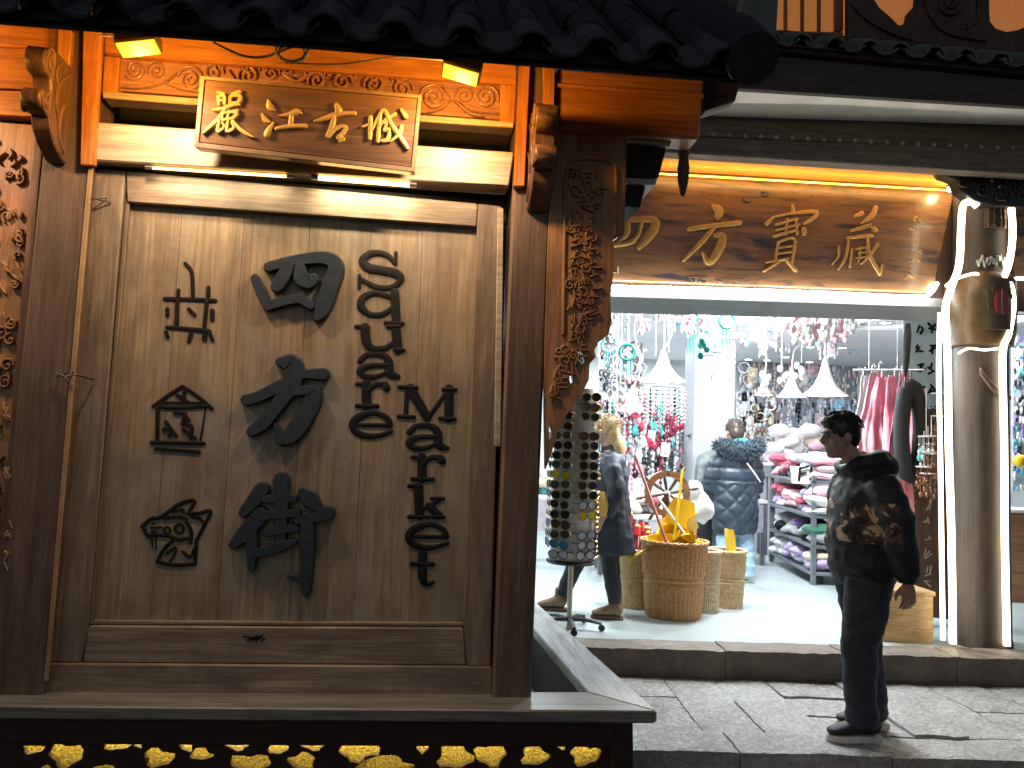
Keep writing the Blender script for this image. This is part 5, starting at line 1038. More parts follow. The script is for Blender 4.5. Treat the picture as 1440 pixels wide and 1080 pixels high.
# ---- hanging ornaments from the header
def ornament(px, py, D, ln, kind, col):
    p = US(px, py, D); t = thing('hanging_ornament', '', 'ornament', p); bt = p-V((0, 0, ln))
    MB().tube([p, bt], .003 if kind != 'plume' else .004, 4).build('cord', m_white if col != 'black' else m_cable, t)
    if kind == 'hoop':
        MB().tube([bt+sx*(.065*math.cos(a*.3142))+V((0, 0, -.065+.065*math.sin(a*.3142))) for a in range(21)], .014, 6).build('hoop', shiny(col), t, 60)
        for d in (-.03, 0, .03): MB().tube([bt+sx*d-V((0, 0, .12)), bt+sx*d-V((0, 0, .26+.03*R.random()))], .006, 5).build('streamer', shiny(col), t, 60)
    elif kind == 'chime':
        MB().lathe([(.0, .0), (.06, -.005), (.06, -.015), (0, -.018)], bt, 14).build('disc', shiny('silver'), t, 40)
        for i in range(7): a = i*.9; q = bt+V((.05*math.cos(a), .05*math.sin(a), -.015)); e = R.uniform(.1, .22); b = MB().tube([q, q-V((0, 0, e))], .002, 4); b.ball(q-V((0, 0, e)), (.013, .013, .022), 6, 0, 4); b.ball(q-V((0, 0, e*.5)), .009, 6, 0, 4); b.build('charm_strand', shiny(col), t, 60)
    else:
        for i in range(5): b = MB().ball(bt+V((R.uniform(-.05, .05), R.uniform(-.04, .04), -.02-.03*i+R.uniform(-.02, .02))), (.028, .02, .034), 7, 0, 5); b.build('blossom', shiny(col), t, 60)
    nm = {'hoop': 'dreamcatcher hoop', 'chime': 'wind chime', 'plume': 'blossom spray'}[kind]
    tag(t, '%s %s dangling from the shop entrance ceiling' % (col, nm), 'ornament', '%s %ss at the entrance' % (col, nm))
for px, ln in ((858, .28), (884, .34)): ornament(px, 428, 6.6, ln, 'hoop', 'teal')
for i in range(16): ornament(R.uniform(848, 990), 430, R.uniform(6.6, 9), R.uniform(.0, .12), R.choice(('chime', 'plume')), R.choice(['white', 'silver', 'pale pink', 'light blue']))
for i in range(9): ornament(R.uniform(848, 905), 430, R.uniform(6.3, 7.5), R.uniform(.1, .75), R.choice(('chime', 'plume', 'plume')), R.choice(['white', 'pale pink', 'silver', 'white']))
for i in range(10): ornament(R.uniform(985, 1030), 432, R.uniform(6.3, 7.5), R.uniform(.02, .3), R.choice(('chime', 'plume')), R.choice(['silver', 'pale pink', 'white', 'teal', 'rose']))
for i in range(30): ornament(R.uniform(1085, 1195), 438, R.uniform(6.3, 7.2), R.uniform(.0, .12), 'plume', R.choice(['white', 'white', 'white', 'pale pink']))
for px, ln in ((1010, .35), (1020, .4), (1000, .38)): ornament(px, 440, 7.2, ln, 'chime', 'silver')
for px, ln in ((1100, .5), (1128, .45), (1078, .55)): ornament(px, 440, 7.0, ln, 'plume', 'white')
for i in range(26): ornament(R.uniform(1030, 1200), 450, R.uniform(8, 10.5), R.uniform(.02, .3), R.choice(('chime', 'plume', 'chime')), R.choice(['white', 'silver', 'pale pink', 'light blue', 'white']))
ornament(973, 440, 7.4, .1, 'hoop', 'teal'); ornament(1022, 436, 6.5, .02, 'hoop', 'teal')
# ---- right side: scarves, wigs, boards
def scarf(px, py0, py1, wpx, D, col, lb, seed):
    n, mrow = 14, 22; b = MB(); vs = []; fs = []; c0 = US(px, py0, D); k = depth_scale(c0)
    for s_ in (0, 1):
        for j in range(mrow+1):
            t = j/mrow
            for i in range(n+1):
                u = i/n-.5; wd = wpx*k*(.35+.65*min(1, t*2.2)); p = c0+sx*(u*wd+.02*math.sin(t*5+seed))-V((0, 0, (py1-py0)*k*t*(1+.12*noise.noise(V((i*.7, seed, 0))))))
                vs.append(p+sn*(.035*math.sin(u*19+seed+1.5*t)*min(1, t*2)+.032*noise.noise(V((u*7, t*9, seed)))+.006*s_))
    K = (n+1)*(mrow+1)
    for j in range(mrow):
        for i in range(n): a = j*(n+1)+i; fs += [(a, a+1, a+n+2, a+n+1), (K+a, K+a+n+1, K+a+n+2, K+a+1)]
    for j in range(mrow):
        for i in (0, n): a = j*(n+1)+i; fs.append((a, a+n+1, K+a+n+1, K+a))
    t = thing('hanging_scarf', lb, 'scarf', c0); b.add(vs, fs).build('cloth', cloth(col), t, 180)
    hk_ = MB().tube([c0+V((0, 0, .0)), c0+V((0, 0, .05)), c0+sx*.02+V((0, 0, .075)), c0+sx*.03+V((0, 0, .05))], .004, 5); hk_.build('hanger_hook', m_white, t, 60)
scarf(1214, 528, 690, 30, 6.9, 'white', 'white gauzy scarf hanging at the outer end of the pink row', 1)
scarf(1226, 524, 720, 34, 6.7, 'pale pink', 'pale pink scarf hanging beside the white one', 2)
scarf(1240, 530, 740, 40, 6.55, 'rose', 'long rose scarf in the middle of the hanging row', 3.3)
scarf(1258, 528, 760, 36, 6.45, 'rose', 'rose scarf nearest the black loop by the doorway', 4.7)
scarf(1250, 650, 800, 30, 6.5, 'pale pink', 'pale pink scarf end hanging lowest behind the man', 6.1)
scarf(1268, 524, 720, 34, 6.4, 'rose', 'rose scarf partly behind the black hair loop', 7.7)
scarf(1236, 520, 640, 36, 6.75, 'pale pink', 'short pale pink scarf behind the long rose scarf', 8.8)
A, B = US(1200, 520, 6.8), US(1300, 520, 6.3)
tag(MB().tube([A, B], .01, 8).build('hanging_rail', m_steel, None, 60), 'steel rail carrying the pink scarves', 'rail')
for x in (1222, 1262): 
    p = US(x, 519, 6.6); tag(MB().tube([p, V((p.x, p.y, CZ))], .004, 6).build('rail_cord', m_white, None, 60), ('cord holding the outer end of the scarf rail' if x < 1240 else 'cord holding the inner end of the scarf rail'), 'cord')
def oval(px, py, rx, ry, D, r, mt, nm, lb, cat):
    c = US(px, py, D); k = depth_scale(c); t = thing(nm, lb, cat, c)
    b = MB().tube([c+sx*(rx*k*math.cos(a*.2618))+V((0, 0, ry*k*math.sin(a*.2618))) for a in range(25)], r, 10)
    b.build('loop', mt, t, 90); MB().tube([c+V((0, 0, ry*k)), c+V((0, 0, ry*k+.12))], .005, 6).build('loop_cord', m_cable, t); return t
oval(1281, 606, 14, 64, 6.25, .06, cloth('black'), 'wig_loop', 'long black loop of braided hair hanging by the doorway', 'hairpiece')
lump(US(1288, 610, 6.35), (.1, .1, .62), 'folded', 'rose', 'rolled_scarf', 'rolled rose scarf inside the black hair loop', 'scarf', None)
lump(US(1254, 668, 6.35), (.13, .1, .17), 'round', 'light blue', 'pom_pom', 'light blue fluffy pom pom hanging behind the man', 'pom pom', None)
lump(US(1296, 640, 6.15), (.06, .06, .11), 'round', 'teal', 'pom_pom', 'teal pendant dangling beside the black loop', 'pom pom', None)
for i in range(8): ornament(R.uniform(1298, 1322), R.uniform(520, 640), 6.1, R.uniform(.05, .4), 'chime', R.choice(['brown', 'silver', 'black', 'brown']))
ntc = thing('notice_banner', 'pale blue vertical notice banner with brushed characters at the doorway', 'banner', US(1296, 575, 6.12))
sq(ntc, 'sheet', mat('pale_blue_sheet', (.5, .68, .76), .6, var=.1), [(1270, 440), (1330, 428), (1330, 580), (1272, 576)], 6.62, .012, .002)
strokes(MB(), [[(x+R.uniform(-5, 5), y+R.uniform(-7, 7), 2.5), (x+R.uniform(-7, 7), y+R.uniform(-8, 8), 3)] for x in (1294, 1312) for y in (462, 490, 518, 546) for _ in range(4)], lambda x, y: US(x, y, 6.618), -sn, .003, .1).build('brush_characters', m_ink, ntc, 60)['kind'] = 'stuff'
umb = thing('folded_umbrella', 'dark folded umbrella hanging at the edge of the blue banner', 'umbrella', US(1275, 500, 6.05))
MB().tube([US(1277, 455, 6.05), US(1276, 470, 6.05), US(1274, 510, 6.05), US(1273, 530, 6.05)], [.018, .03, .026, .01], 10).build('canopy', cloth('black'), umb, 60); MB().tube([US(1273, 530, 6.05), US(1272, 545, 6.05)], .007, 6).build('handle', m_cable, umb)
dl = thing('door_leaf', 'dark brown door leaf with chalked writing folded against the column', 'door', US(1298, 860, 6.0))
w_leaf = wood('wood_leaf', (.1, .055, .04), (.17, .1, .075), 'Z', .45, stain=(.07, .04, .03))
sq(dl, 'panel', w_leaf, [(1268, 575), (1336, 575), (1338, 872), (1266, 862)], 6.5, .04, .006)
strokes(MB(), [[(x+R.uniform(-5, 5), y+R.uniform(-8, 8), 1.5), (x+R.uniform(-6, 6), y+R.uniform(-10, 10), 1.8)] for x in (1282, 1304) for y in range(690, 850, 22) for _ in range(3)], lambda x, y: US(x, y, 6.5), -sn, .002, .1).build('chalk_writing', mat('chalk', (.4, .38, .35), .8), dl, 60)['kind'] = 'stuff'
# wooden block at the column foot
pb = thing('wooden_block', 'low pale wooden block step at the foot of the column', 'block', FZ(1278, 905))
w_blk = wood('wood_block_pale', (.34, .22, .1), (.52, .36, .18), 'X', .5, knots=.5)
a0 = FZ(1236, 902); a1 = FZ(1313, 905); bd_ = sn*.34; hz = V((0, 0, .34))
part(pb, 'body', w_blk, [a0, a1, a1+hz, a0+hz], bd_, .006); part(pb, 'top_plank', w_blk, [a0+hz-sx*.01-sn*.012, a1+hz+sx*.012-sn*.012, a1+hz+sx*.012+bd_, a0+hz-sx*.01+bd_], (0, 0, .035), .006)
# side bay cabinet and ball lamp
sb_ = thing('side_cabinet', 'brown cabinet with pale top in the bay beyond the column', 'cabinet', FZ(1470, 850))
c_ = sof(FZ(1470, 850)); MB().box(S(c_.x, c_.y+.3, .6), (.7, .5, .86), 0, sx, sn).build('body', w_wh, sb_, 30, .008); MB().box(S(c_.x, c_.y+.3, 1.05), (.74, .54, .035), 0, sx, sn).build('top', m_white, sb_, 30, .006)
tag(MB().ball(US(1434, 648, 7.2), .06, 16, 0, 10).build('yellow_ball', m_yel, None, 90), 'yellow ball on display in the bay beyond the column', 'ball')
#PART5
# ================================================================== PEOPLE  (local frame: x forward, y left, z up)
m_skin = mat('skin', (.42, .27, .195), .5, var=.08, scale=20)
LAT = (0, 1, 0)
def head_shape(b, c, tilt=0):
    M = Matrix.Translation(V(c)) @ Matrix.Rotation(tilt, 4, 'Y'); q = lambda *p: M @ V(p)
    b.ball(q(-.012, 0, .03), (.097, .077, .1), 16, 0, 12); b.ball(q(.02, 0, -.03), (.073, .062, .09), 16, 0, 12); b.ball(q(.058, 0, -.095), (.03, .034, .024), 10, 0, 8)
    b.tube([q(.082, 0, .03), q(.1, 0, .0), q(.112, 0, -.02)], [.009, .012, .015], 8); b.ball(q(.1, 0, -.028), (.016, .019, .011), 8)
    b.ball(q(.078, 0, .035), (.018, .05, .012), 10); b.ball(q(.086, 0, -.058), (.012, .024, .007), 8); b.ball(q(.084, 0, -.072), (.012, .021, .008), 8)
    for s_ in (-1, 1): b.ball(q(-.008, s_*.078, -.008), (.02, .008, .032), 8); b.ball(q(.06, s_*.045, -.025), (.025, .022, .03), 8)
    return M
def hand_shape(b, wr, down, fwd, side, s=1.0):
    wr, down, fwd, side = V(wr), V(down).normalized(), V(fwd).normalized(), V(side).normalized()
    b.tube([wr-down*.03, wr+down*.02, wr+down*.06, wr+down*.095], [(.026, .02), (.034, .018), (.042, .016), (.038, .013)], 10, ref=fwd)
    for i, (o, L) in enumerate(((.032, .07), (.011, .08), (-.011, .075), (-.031, .06))):
        p = wr+down*.088+fwd*o; b.tube([p, p+down*L*.4+side*.01, p+down*L*.75+side*.03, p+down*L*.92+side*.05], [.0095, .009, .0085, .007], 7)
    p = wr+down*.03+fwd*.034; b.tube([p, p+down*.03+fwd*.022+side*.008, p+down*.058+fwd*.026+side*.02, p+down*.078+fwd*.022+side*.03], [.013, .012, .0105, .008], 7)
def place(t, me, name, mt, parent):
    me.materials.clear(); me.materials.append(mt); o = link(name, me); o.parent = parent; return o
def person(label, loc, h, P):
    t = thing('person', label, 'person', loc); t.rotation_euler = (0, 0, h)
    b = MB(); M = head_shape(b, P['head'], P.get('tilt', 0)); hc = V(P['head']); nk = V(P['neck'])
    b.tube([hc+V((-.02, 0, -.04)), (hc+nk)/2+V((-.02, 0, -.03)), nk], [.052, .055, .065], 12, ref=LAT)
    tb = P['torso']; b.tube([nk]+[V(q) for q in tb], [(.1, .07), (.16, .09), (.14, .09), (.13, .09), (.15, .1)][:len(tb)+1], 14, ref=LAT)
    for s_, arm in zip((1, -1), P['arms']):
        b.tube([V(q) for q in arm], [.05, .045, .04, .034, .026][:len(arm)], 10); d = V(arm[-1])-V(arm[-2]); hand_shape(b, arm[-1], d, P.get('hfwd', (1, 0, 0)), V((0, -s_, 0)))
    for leg in P['legs']: b.tube([V(q) for q in leg], [.06, .045, .036, .034, .034][:len(leg)], 10, ref=LAT)
    body = place(t, remesh(b, .0075, 3, 'body'), 'body', m_skin, t)
    for s_ in (-1, 1):
        e = MB(); e.ball(M @ V((.083, s_*.03, .008)), (.009, .012, .008), 8); o = e.build('eye', mat('eye_dark', (.03, .025, .02), .2), None, 90); o.parent = t
        e = MB(); e.tube([M @ V((.092, s_*.016, .026)), M @ V((.09, s_*.035, .031)), M @ V((.078, s_*.052, .026))], [.004, .005, .003], 6); o = e.build('eyebrow', mat('brow_dark', (.015, .013, .012), .7), None, 60); o.parent = t
    return t, M
def shoe(t, heel, toe, mt, sole_m, wd=.048, hgt=.085, name='shoe', sole=.028):
    a, b_ = V(heel), V(toe); d = (b_-a); L = d.length; d.normalize(); z = V((0, 0, 1)); mb = MB()
    pts = [a+d*L*u+z*(sole+zz) for u, zz in ((.02, .035), (.15, .05), (.35, .05), (.55, .036), (.78, .026), (.95, .018), (1, .012))]
    mb.tube(pts, [(wd*.75, .035), (wd*.9, .05), (wd*.92, .048), (wd, .036), (wd*1.02, .027), (wd*.8, .018), (wd*.4, .01)], 14, ref=d.cross(z)); mb.tube([a+d*L*.22+z*(sole+.03), a+d*L*.2+z*(sole+hgt)], [(wd*.85, .055), (wd*.8, .05)], 12, ref=d.cross(z))
    o = place(t, remesh(mb, .007, 3, name), name, mt, t)
    s_ = MB(); lat = d.cross(z); out = [(-.03, -.7), (.1, -.95), (.4, -.85), (.7, -1.08), (.92, -.85), (1.03, -.3), (1.03, .3), (.92, .85), (.7, 1.08), (.4, .85), (.1, .95), (-.03, .7)]
    s_.prism([a+d*L*u+lat*(wd*v)+z*.001 for u, v in out], z*sole); q = s_.build('sole', sole_m, None, 40, .006); q.parent = o
    return o
def hair(t, M, mt, balls, clumps=150, seed=1, ln=.03, zmin=.0, down=.4, fmax=.06):
    b = MB(); r = random.Random(seed)
    for c, rad in balls: b.ball(M @ V(c), rad, 18, 0, 14)
    me = remesh(b, .008, 2, 'hair', lambda p: .003*noise.noise(V((p.x*30, p.y*90, p.z*30)))); o = place(t, me, 'hair', mt, t)
    k = MB()
    for i in range(clumps):
        a, e = r.uniform(0, 6.283), r.uniform(-.2, 1.4); d = V((math.cos(e)*math.cos(a), math.cos(e)*math.sin(a), math.sin(e)))
        p = V((-.015, 0, .045))+V((d.x*.102, d.y*.082, d.z*.096))
        if p.z < zmin or (p.x > fmax and p.z < .085): continue
        f2 = (V((.5, 0, -.15)) if p.x > 0 else V((-.4, 0, -.6)))*down; q = p+(d*.5+f2)*ln; q2 = q+(f2*1.3+V((0, 0, -.3*down)))*ln
        k.tube([M @ p, M @ q, M @ q2], [.005, .0035, .001], 5)
    k.build('locks', mt, None, 60).parent = o
    return o
def coat(t, lofts, voxel, mt, name, disp, it=4):
    b = MB()
    for path, rad in lofts:
        if path == 'ball': b.ball(*rad); continue
        b.tube([V(p) for p in path], rad, 18, ref=LAT)
    return place(t, remesh(b, voxel, it, name, disp), name, mt, t)
def folds(s=1.0, f=7): return lambda p: s*(.014*noise.noise(V((p.x*f, p.y*f, p.z*f*1.6)))+.007*noise.noise(V((p.x*19, p.y*19, p.z*26))))
# ---- man in the foreground
mj, n, l, b = new_mat('black_padded_nylon')
tc = n.new('ShaderNodeTexCoord'); se = n.new('ShaderNodeSeparateXYZ'); l.new(tc.outputs['Object'], se.inputs[0])
def band(sock, lo, hi):
    g1 = n.new('ShaderNodeMath'); g1.operation = 'GREATER_THAN'; g1.inputs[1].default_value = lo; l.new(sock, g1.inputs[0])
    g2 = n.new('ShaderNodeMath'); g2.operation = 'LESS_THAN'; g2.inputs[1].default_value = hi; l.new(sock, g2.inputs[0])
    mm = n.new('ShaderNodeMath'); mm.operation = 'MULTIPLY'; l.new(g1.outputs[0], mm.inputs[0]); l.new(g2.outputs[0], mm.inputs[1]); return mm.outputs[0]
mk = n.new('ShaderNodeMath'); mk.operation = 'MULTIPLY'; l.new(band(se.outputs[2], 1.05, 1.27), mk.inputs[0]); l.new(band(se.outputs[0], -.06, .4), mk.inputs[1])
hv = nz(n, l, tc.outputs['Object'], 13, 3, .6, .6); cr_ = ramp(n, (.012, .01, .009), (.6, .42, .26), .43, .57)
e3 = cr_.color_ramp.elements.new(.49); e3.color = (.09, .05, .03, 1); cr_.color_ramp.interpolation = 'CONSTANT'; l.new(hv, cr_.inputs[0])
l.new(mixrgb(n, l, 'MIX', mk.outputs[0], (.012, .012, .014), cr_.outputs[0]), b.inputs['Base Color']); b.inputs['Roughness'].default_value = .62; bump(n, l, b, nz(n, l, tc.outputs['Object'], 26, 5), .35, .015)
ft = UZ(1205, 1033, .004); ft.z = .004
Pm = dict(head=(.105, 0, 1.615), neck=(.01, 0, 1.45), tilt=.12, torso=[(-.02, 0, 1.36), (-.03, 0, 1.15), (-.03, 0, .95), (-.03, 0, .86)],
    arms=[[(-.03, .17, 1.38), (-.08, .25, 1.16), (-.09, .265, 1.06), (-.13, .26, .93), (-.145, .245, .86)], [(-.02, -.17, 1.38), (-.04, -.25, 1.16), (-.06, -.265, 1.06), (-.1, -.26, .92), (-.11, -.245, .86)]],
    legs=[[(-.02, .09, .88), (.03, .1, .5), (.0, .1, .12), (.01, .1, .05)], [(-.04, -.09, .88), (-.07, -.1, .5), (-.13, -.1, .12), (-.12, -.1, .05)]])
man, M = person('man in black padded jacket with camouflage chest band and dark jeans, standing on the paving', ft, math.pi-.06, Pm)
m_hair = mat('black_hair', (.012, .011, .012), .45, var=.3, scale=80)
hair(man, M, m_hair, [((-.018, 0, .04), (.102, .083, .097)), ((.045, 0, .085), (.055, .062, .034)), ((-.06, 0, .0), (.05, .07, .08))], 230, 3, .022, .03, .55, .0)
coat(man, [([(-.03, 0, .8), (-.03, 0, .84), (-.035, 0, .92), (-.035, 0, 1.08), (-.035, 0, 1.25), (-.03, 0, 1.36), (-.005, 0, 1.43), (.02, 0, 1.475)], [(.18, .145), (.195, .158), (.22, .185), (.23, .195), (.225, .18), (.21, .155), (.135, .115), (.085, .085)]),
    ([(-.03, .17, 1.385), (-.05, .235, 1.28), (-.08, .265, 1.16), (-.09, .275, 1.06), (-.13, .265, .93), (-.148, .25, .865)], [.085, .092, .09, .085, .072, .055]),
    ([(-.02, -.17, 1.385), (-.03, -.235, 1.28), (-.04, -.265, 1.16), (-.06, -.275, 1.06), (-.1, -.265, .93), (-.11, -.25, .875)], [.085, .092, .09, .085, .072, .055]),
    ([(.1, 0, 1.43), (.07, .07, 1.45), (.0, .1, 1.475), (-.08, .09, 1.49), (-.12, 0, 1.5), (-.08, -.09, 1.49), (0, -.1, 1.475), (.07, -.07, 1.45), (.1, 0, 1.43)], [.032, .036, .045, .055, .06, .055, .045, .036, .032]),
    ('ball', ((-.125, 0, 1.46), (.085, .135, .09), 14, 0, 10))], .013, mj, 'jacket', folds(1.0), 5)
m_jean = mat('dark_denim', (.022, .028, .04), .7, var=.3, scale=25, bmp=.3)
coat(man, [([(-.03, 0, .8), (-.03, 0, .88)], [(.17, .14), (.16, .13)]), ([(-.02, .085, .86), (.0, .095, .7), (.04, .1, .5), (.035, .1, .3), (.02, .1, .12), (.02, .1, .075)], [(.11, .13), (.1, .12), (.086, .1), (.08, .09), (.076, .084), (.08, .09)]),
    ([(-.04, -.085, .86), (-.06, -.095, .7), (-.085, -.1, .5), (-.115, -.1, .3), (-.14, -.1, .12), (-.14, -.1, .075)], [(.11, .13), (.1, .12), (.086, .1), (.08, .09), (.076, .084), (.08, .09)])], .012, m_jean, 'trousers', folds(.75, 9), 3)
m_sole = mat('pale_sole', (.55, .48, .38), .6); m_sole2 = mat('white_sole', (.6, .58, .55), .6); m_blk = mat('black_knit_shoe', (.015, .016, .018), .7, bmp=.2, scale=60)
shoe(man, (-.07, .1, 0), (.21, .105, 0), m_blk, m_sole2, .05, sole=.036); shoe(man, (-.215, -.1, 0), (.06, -.11, 0), m_blk, m_sole, .05, sole=.036)
# ---- woman in quilted navy coat, seen from behind
m_navy = mat('navy_quilted_nylon', (.017, .03, .048), .45, var=.12, scale=10, spec=.6)
fw = FZ(1032, 818)
Pw = dict(head=(.05, 0, 1.56), neck=(.01, 0, 1.38), tilt=.2, torso=[(0, 0, 1.26), (0, 0, 1.1), (0, 0, .95), (0, 0, .85)],
    arms=[[(0, .16, 1.29), (.02, .24, 1.1), (.05, .26, .98), (.17, .2, .98), (.24, .12, 1.0)], [(0, -.16, 1.29), (.02, -.24, 1.1), (.05, -.26, .98), (.17, -.2, .98), (.24, -.12, 1.0)]],
    legs=[[(0, .09, .85), (0, .1, .46), (0, .1, .1), (.02, .1, .05)], [(0, -.09, .85), (0, -.1, .46), (0, -.1, .1), (.02, -.1, .05)]], hfwd=(0, 0, 1))
wm, M = person('woman seen from behind in a long quilted navy coat with fur hood and pale jeans', fw, math.pi/2+.12, Pw)
hair(wm, M, mat('brown_hair', (.04, .025, .018), .5), [((-.018, 0, .045), (.108, .09, .102)), ((-.06, 0, -.02), (.06, .08, .09))], 120, 5, .03, -.05, .5, .03)
def quilt(p):
    a = p.y if abs(p.y) < .3 else .3; u = (a+p.z*.9)/.17; v = (a-p.z*.9)/.17; du = abs(u-round(u)); dv = abs(v-round(v)); w_ = 0 if p.z > 1.02 else 1
    hz_ = abs((p.z-1.05)/.13-round((p.z-1.05)/.13)); d = min(du, dv) if w_ else hz_
    return .016*min(1, d/.28)**.6-.008+.006*noise.noise(p*9)
coat(wm, [([(-.0, 0, .5), (0, 0, .53), (0, 0, .7), (0, 0, .95), (0, 0, 1.12), (0, 0, 1.26), (0, 0, 1.34), (.01, 0, 1.39)], [(.21, .16), (.235, .185), (.25, .2), (.235, .18), (.23, .17), (.215, .15), (.13, .11), (.08, .08)]),
    ([(0, .15, 1.29), (.01, .225, 1.2), (.02, .255, 1.08), (.05, .27, .98), (.15, .22, .97), (.2, .16, .99)], [.08, .085, .085, .082, .07, .055]), ([(0, -.15, 1.29), (.01, -.225, 1.2), (.02, -.255, 1.08), (.05, -.27, .98), (.15, -.22, .97), (.2, -.16, .99)], [.08, .085, .085, .082, .07, .055])], .012, m_navy, 'coat', quilt, 3)
fr_b = MB(); m_fur = mat('blue_grey_fur', (.035, .055, .075), .8, var=.4, scale=30)
fr_b.ball((-.12, 0, 1.34), (.09, .2, .1), 16, 0, 10); fr_b.tube([V((.02, .2, 1.4)), V((-.08, .22, 1.41)), V((-.15, .12, 1.4)), V((-.17, 0, 1.38)), V((-.15, -.12, 1.4)), V((-.08, -.22, 1.41)), V((.02, -.2, 1.4))], [.05, .06, .065, .065, .065, .06, .05], 12)
hd = place(wm, remesh(fr_b, .012, 3, 'fur_hood', lambda p: .012*noise.noise(p*40)), 'fur_hood', m_fur, wm)
fz = MB(); rr_ = random.Random(4); hv_ = [v.co.copy() for v in hd.data.vertices]; hn_ = [v.normal.copy() for v in hd.data.vertices]
for i in rr_.sample(range(len(hv_)), min(1100, len(hv_))):
    p, q = hv_[i], hn_[i]; 
    if p.z < 1.29: continue
    e = p+q*rr_.uniform(.025, .05)+V((rr_.uniform(-.015, .015), rr_.uniform(-.015, .015), rr_.uniform(-.02, .01))); fz.tube([p, (p+e)/2+V((0, 0, .004)), e], [.005, .004, .0012], 4)
q = fz.build('fur_tufts', m_fur, None, 60); q.parent = hd; q['kind'] = 'stuff'
b = MB(); b.tube([V((-.11, y, 1.44+.02*math.cos(y*9))) for y in (-.12, -.06, 0, .06, .12)], [.012, .03, .036, .03, .012], 10); b.build('hood_lining', mat('teal_lining', (.05, .45, .42), .6), None, 60).parent = wm
b = MB(); b.tube([V((-.19, -.02, 1.24)), V((-.205, -.1, 1.14)), V((-.2, -.17, 1.05))], .008, 6); b.build('white_strap', m_white, None, 60).parent = wm
m_pj = mat('pale_blue_denim', (.3, .45, .58), .7, var=.2, scale=14, bmp=.25)
coat(wm, [([(0, .085, .62), (0, .1, .46), (-.01, .105, .25), (-.01, .105, .1), (-.01, .105, .07)], [(.1, .12), (.095, .11), (.1, .115), (.11, .125), (.112, .13)]), ([(0, -.085, .62), (0, -.1, .46), (-.01, -.105, .25), (-.01, -.105, .1), (-.01, -.105, .07)], [(.1, .12), (.095, .11), (.1, .115), (.11, .125), (.112, .13)])], .012, m_pj, 'jeans', folds(.8, 9), 3)
for y in (.1, -.1): shoe(wm, (-.09, y, 0), (.15, y*1.15, 0), m_white, m_sole2, .045)
# ---- walking woman by the sunglasses stand
fk = FZ(852, 867)
Pk = dict(head=(.06, 0, 1.47), neck=(.02, 0, 1.32), tilt=.1, torso=[(0, 0, 1.22), (0, 0, 1.05), (0, 0, .92), (0, 0, .82)],
    arms=[[(0, .15, 1.25), (-.05, .21, 1.08), (-.06, .22, .98), (.02, .22, .84), (.06, .21, .77)], [(0, -.15, 1.25), (.05, -.2, 1.08), (.09, -.21, .98), (.2, -.18, .88), (.26, -.15, .84)]],
    legs=[[(0, .08, .82), (-.02, .09, .47), (-.07, .09, .12), (-.05, .09, .05)], [(0, -.08, .82), (.22, -.09, .48), (.36, -.09, .12), (.4, -.09, .06)]])
wk, M = person('woman with long fair hair, dark coat and brown boots passing the sunglasses stand', fk, math.pi-.25, Pk)
m_blond = mat('fair_hair', (.42, .28, .14), .5, var=.35, scale=60)
hair(wk, M, m_blond, [((-.018, 0, .045), (.108, .09, .102)), ((-.07, 0, -.04), (.06, .085, .12)), ((-.1, 0, -.16), (.06, .1, .14)), ((-.11, .02, -.28), (.05, .09, .1))], 120, 9, .04, -.05, .6, .04)
m_dk = mat('dark_navy_coat', (.02, .028, .045), .6, var=.15, scale=12, bmp=.3)
coat(wk, [([(-.02, 0, .5), (-.02, 0, .54), (-.01, 0, .75), (0, 0, 1.0), (0, 0, 1.15), (0, 0, 1.24), (.01, 0, 1.31), (.02, 0, 1.36)], [(.17, .2), (.18, .2), (.19, .18), (.19, .155), (.19, .145), (.18, .13), (.11, .1), (.075, .075)]),
    ([(0, .14, 1.25), (-.02, .19, 1.17), (-.05, .215, 1.06), (-.05, .225, .97), (.0, .225, .86), (.02, .22, .82)], [.07, .075, .072, .07, .06, .05]), ([(0, -.14, 1.25), (.03, -.19, 1.15), (.06, -.21, 1.05), (.1, -.21, .97), (.18, -.185, .9), (.21, -.17, .87)], [.07, .075, .072, .07, .06, .05])], .012, m_dk, 'coat', folds(.9), 4)
m_leg = mat('black_leggings', (.015, .016, .02), .6)
coat(wk, [([(0, .08, .8), (-.02, .09, .47), (-.06, .09, .2), (-.07, .09, .12)], [(.095, .105), (.07, .075), (.058, .062), (.052, .056)]), ([(0, -.08, .8), (.22, -.09, .48), (.33, -.09, .2), (.36, -.09, .12)], [(.095, .105), (.07, .075), (.058, .062), (.052, .056)])], .011, m_leg, 'leggings', folds(.4), 3)
m_boot = mat('tan_suede', (.26, .16, .09), .85, var=.25, scale=30, bmp=.2); m_bs = mat('boot_sole', (.12, .07, .04), .6)
shoe(wk, (-.13, .09, 0), (.11, .095, 0), m_boot, m_bs, .046, .16, 'boot'); shoe(wk, (.32, -.09, 0), (.56, -.1, .0), m_boot, m_bs, .046, .16, 'boot')
b = MB(); b.tube([V((.1, .27, .82)), V((.1, .29, .9)), V((.1, .28, 1.0))], [(.06, .09), (.065, .1), (.05, .07)], 12); hb = b.build('handbag', mat('mustard_leather', (.6, .36, .08), .5), None, 60); hb.parent = wk
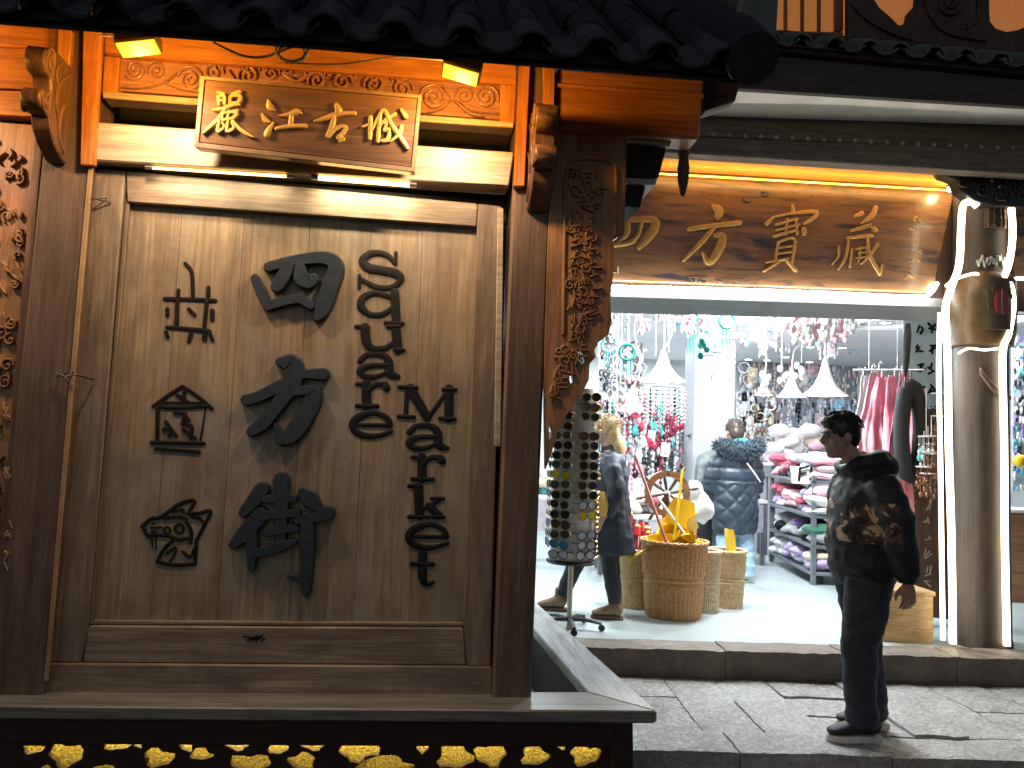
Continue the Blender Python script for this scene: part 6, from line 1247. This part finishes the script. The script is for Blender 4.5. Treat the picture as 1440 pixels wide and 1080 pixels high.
# ---- person in cap behind the quilted coat
fc = FZ(990, 806)
Pc = dict(head=(.05, 0, 1.5), neck=(.01, 0, 1.35), tilt=.15, torso=[(0, 0, 1.25), (0, 0, 1.08), (0, 0, .95), (0, 0, .85)],
    arms=[[(0, .16, 1.28), (0, .23, 1.1), (.02, .25, 1.0), (.1, .22, .9), (.13, .2, .84)], [(0, -.16, 1.28), (0, -.23, 1.1), (.02, -.25, 1.0), (.1, -.22, .9), (.13, -.2, .84)]],
    legs=[[(0, .09, .85), (0, .1, .46), (0, .1, .12), (.02, .1, .05)], [(0, -.09, .85), (0, -.1, .46), (0, -.1, .12), (.02, -.1, .05)]])
cpn, M = person('person in a dark cap and grey coat standing behind the quilted navy coat', fc, math.pi-.4, Pc)
hair(cpn, M, m_hair, [((-.018, 0, .04), (.104, .086, .098)), ((-.06, 0, -.03), (.055, .08, .09))], 60, 8, .02, -.04, .5, .03)
b = MB(); b.lathe([(.118, .035), (.121, .06), (.112, .11), (.07, .15), (0, .162)], (-.015, 0, 0), 20); b.v = [tuple(M @ V(p)) for p in b.v]; cpo = b.build('cap', mat('dark_cap', (.025, .028, .035), .7), None, 60); cpo.parent = cpn
b = MB(); b.prism([M @ V(p) for p in ((.08, -.08, .045), (.16, -.06, .03), (.185, 0, .028), (.16, .06, .03), (.08, .08, .045))], (0, 0, .01)); b.build('cap_peak', MC['dark_cap'], None, 30).parent = cpo
b = MB(); b.ball(M @ V((.04, .1, .085)), (.045, .02, .03), 10); b.build('cap_patch', m_white, None, 60).parent = cpo
coat(cpn, [([(0, 0, .6), (0, 0, .65), (0, 0, .8), (0, 0, 1.05), (0, 0, 1.25), (0, 0, 1.33), (.01, 0, 1.39)], [(.2, .16), (.215, .175), (.22, .18), (.22, .165), (.21, .15), (.13, .11), (.08, .08)]), ([(0, .15, 1.28), (0, .22, 1.18), (.0, .245, 1.08), (.02, .255, 1.0), (.08, .23, .91), (.1, .215, .88)], [.075, .08, .08, .075, .065, .055]), ([(0, -.15, 1.28), (0, -.22, 1.18), (.0, -.245, 1.08), (.02, -.255, 1.0), (.08, -.23, .91), (.1, -.215, .88)], [.075, .08, .08, .075, .065, .055])], .013, mat('grey_green_coat', (.16, .19, .19), .6, bmp=.3), 'coat', folds(.9), 4)
coat(cpn, [([(0, .085, .8), (0, .1, .46), (0, .1, .1)], [(.1, .12), (.085, .09), (.075, .08)]), ([(0, -.085, .8), (0, -.1, .46), (0, -.1, .1)], [(.1, .12), (.085, .09), (.075, .08)])], .012, m_leg, 'trousers', folds(.6), 3)
for y in (.1, -.1): shoe(cpn, (-.09, y, 0), (.16, y*1.1, 0), m_blk, m_sole2, .046)
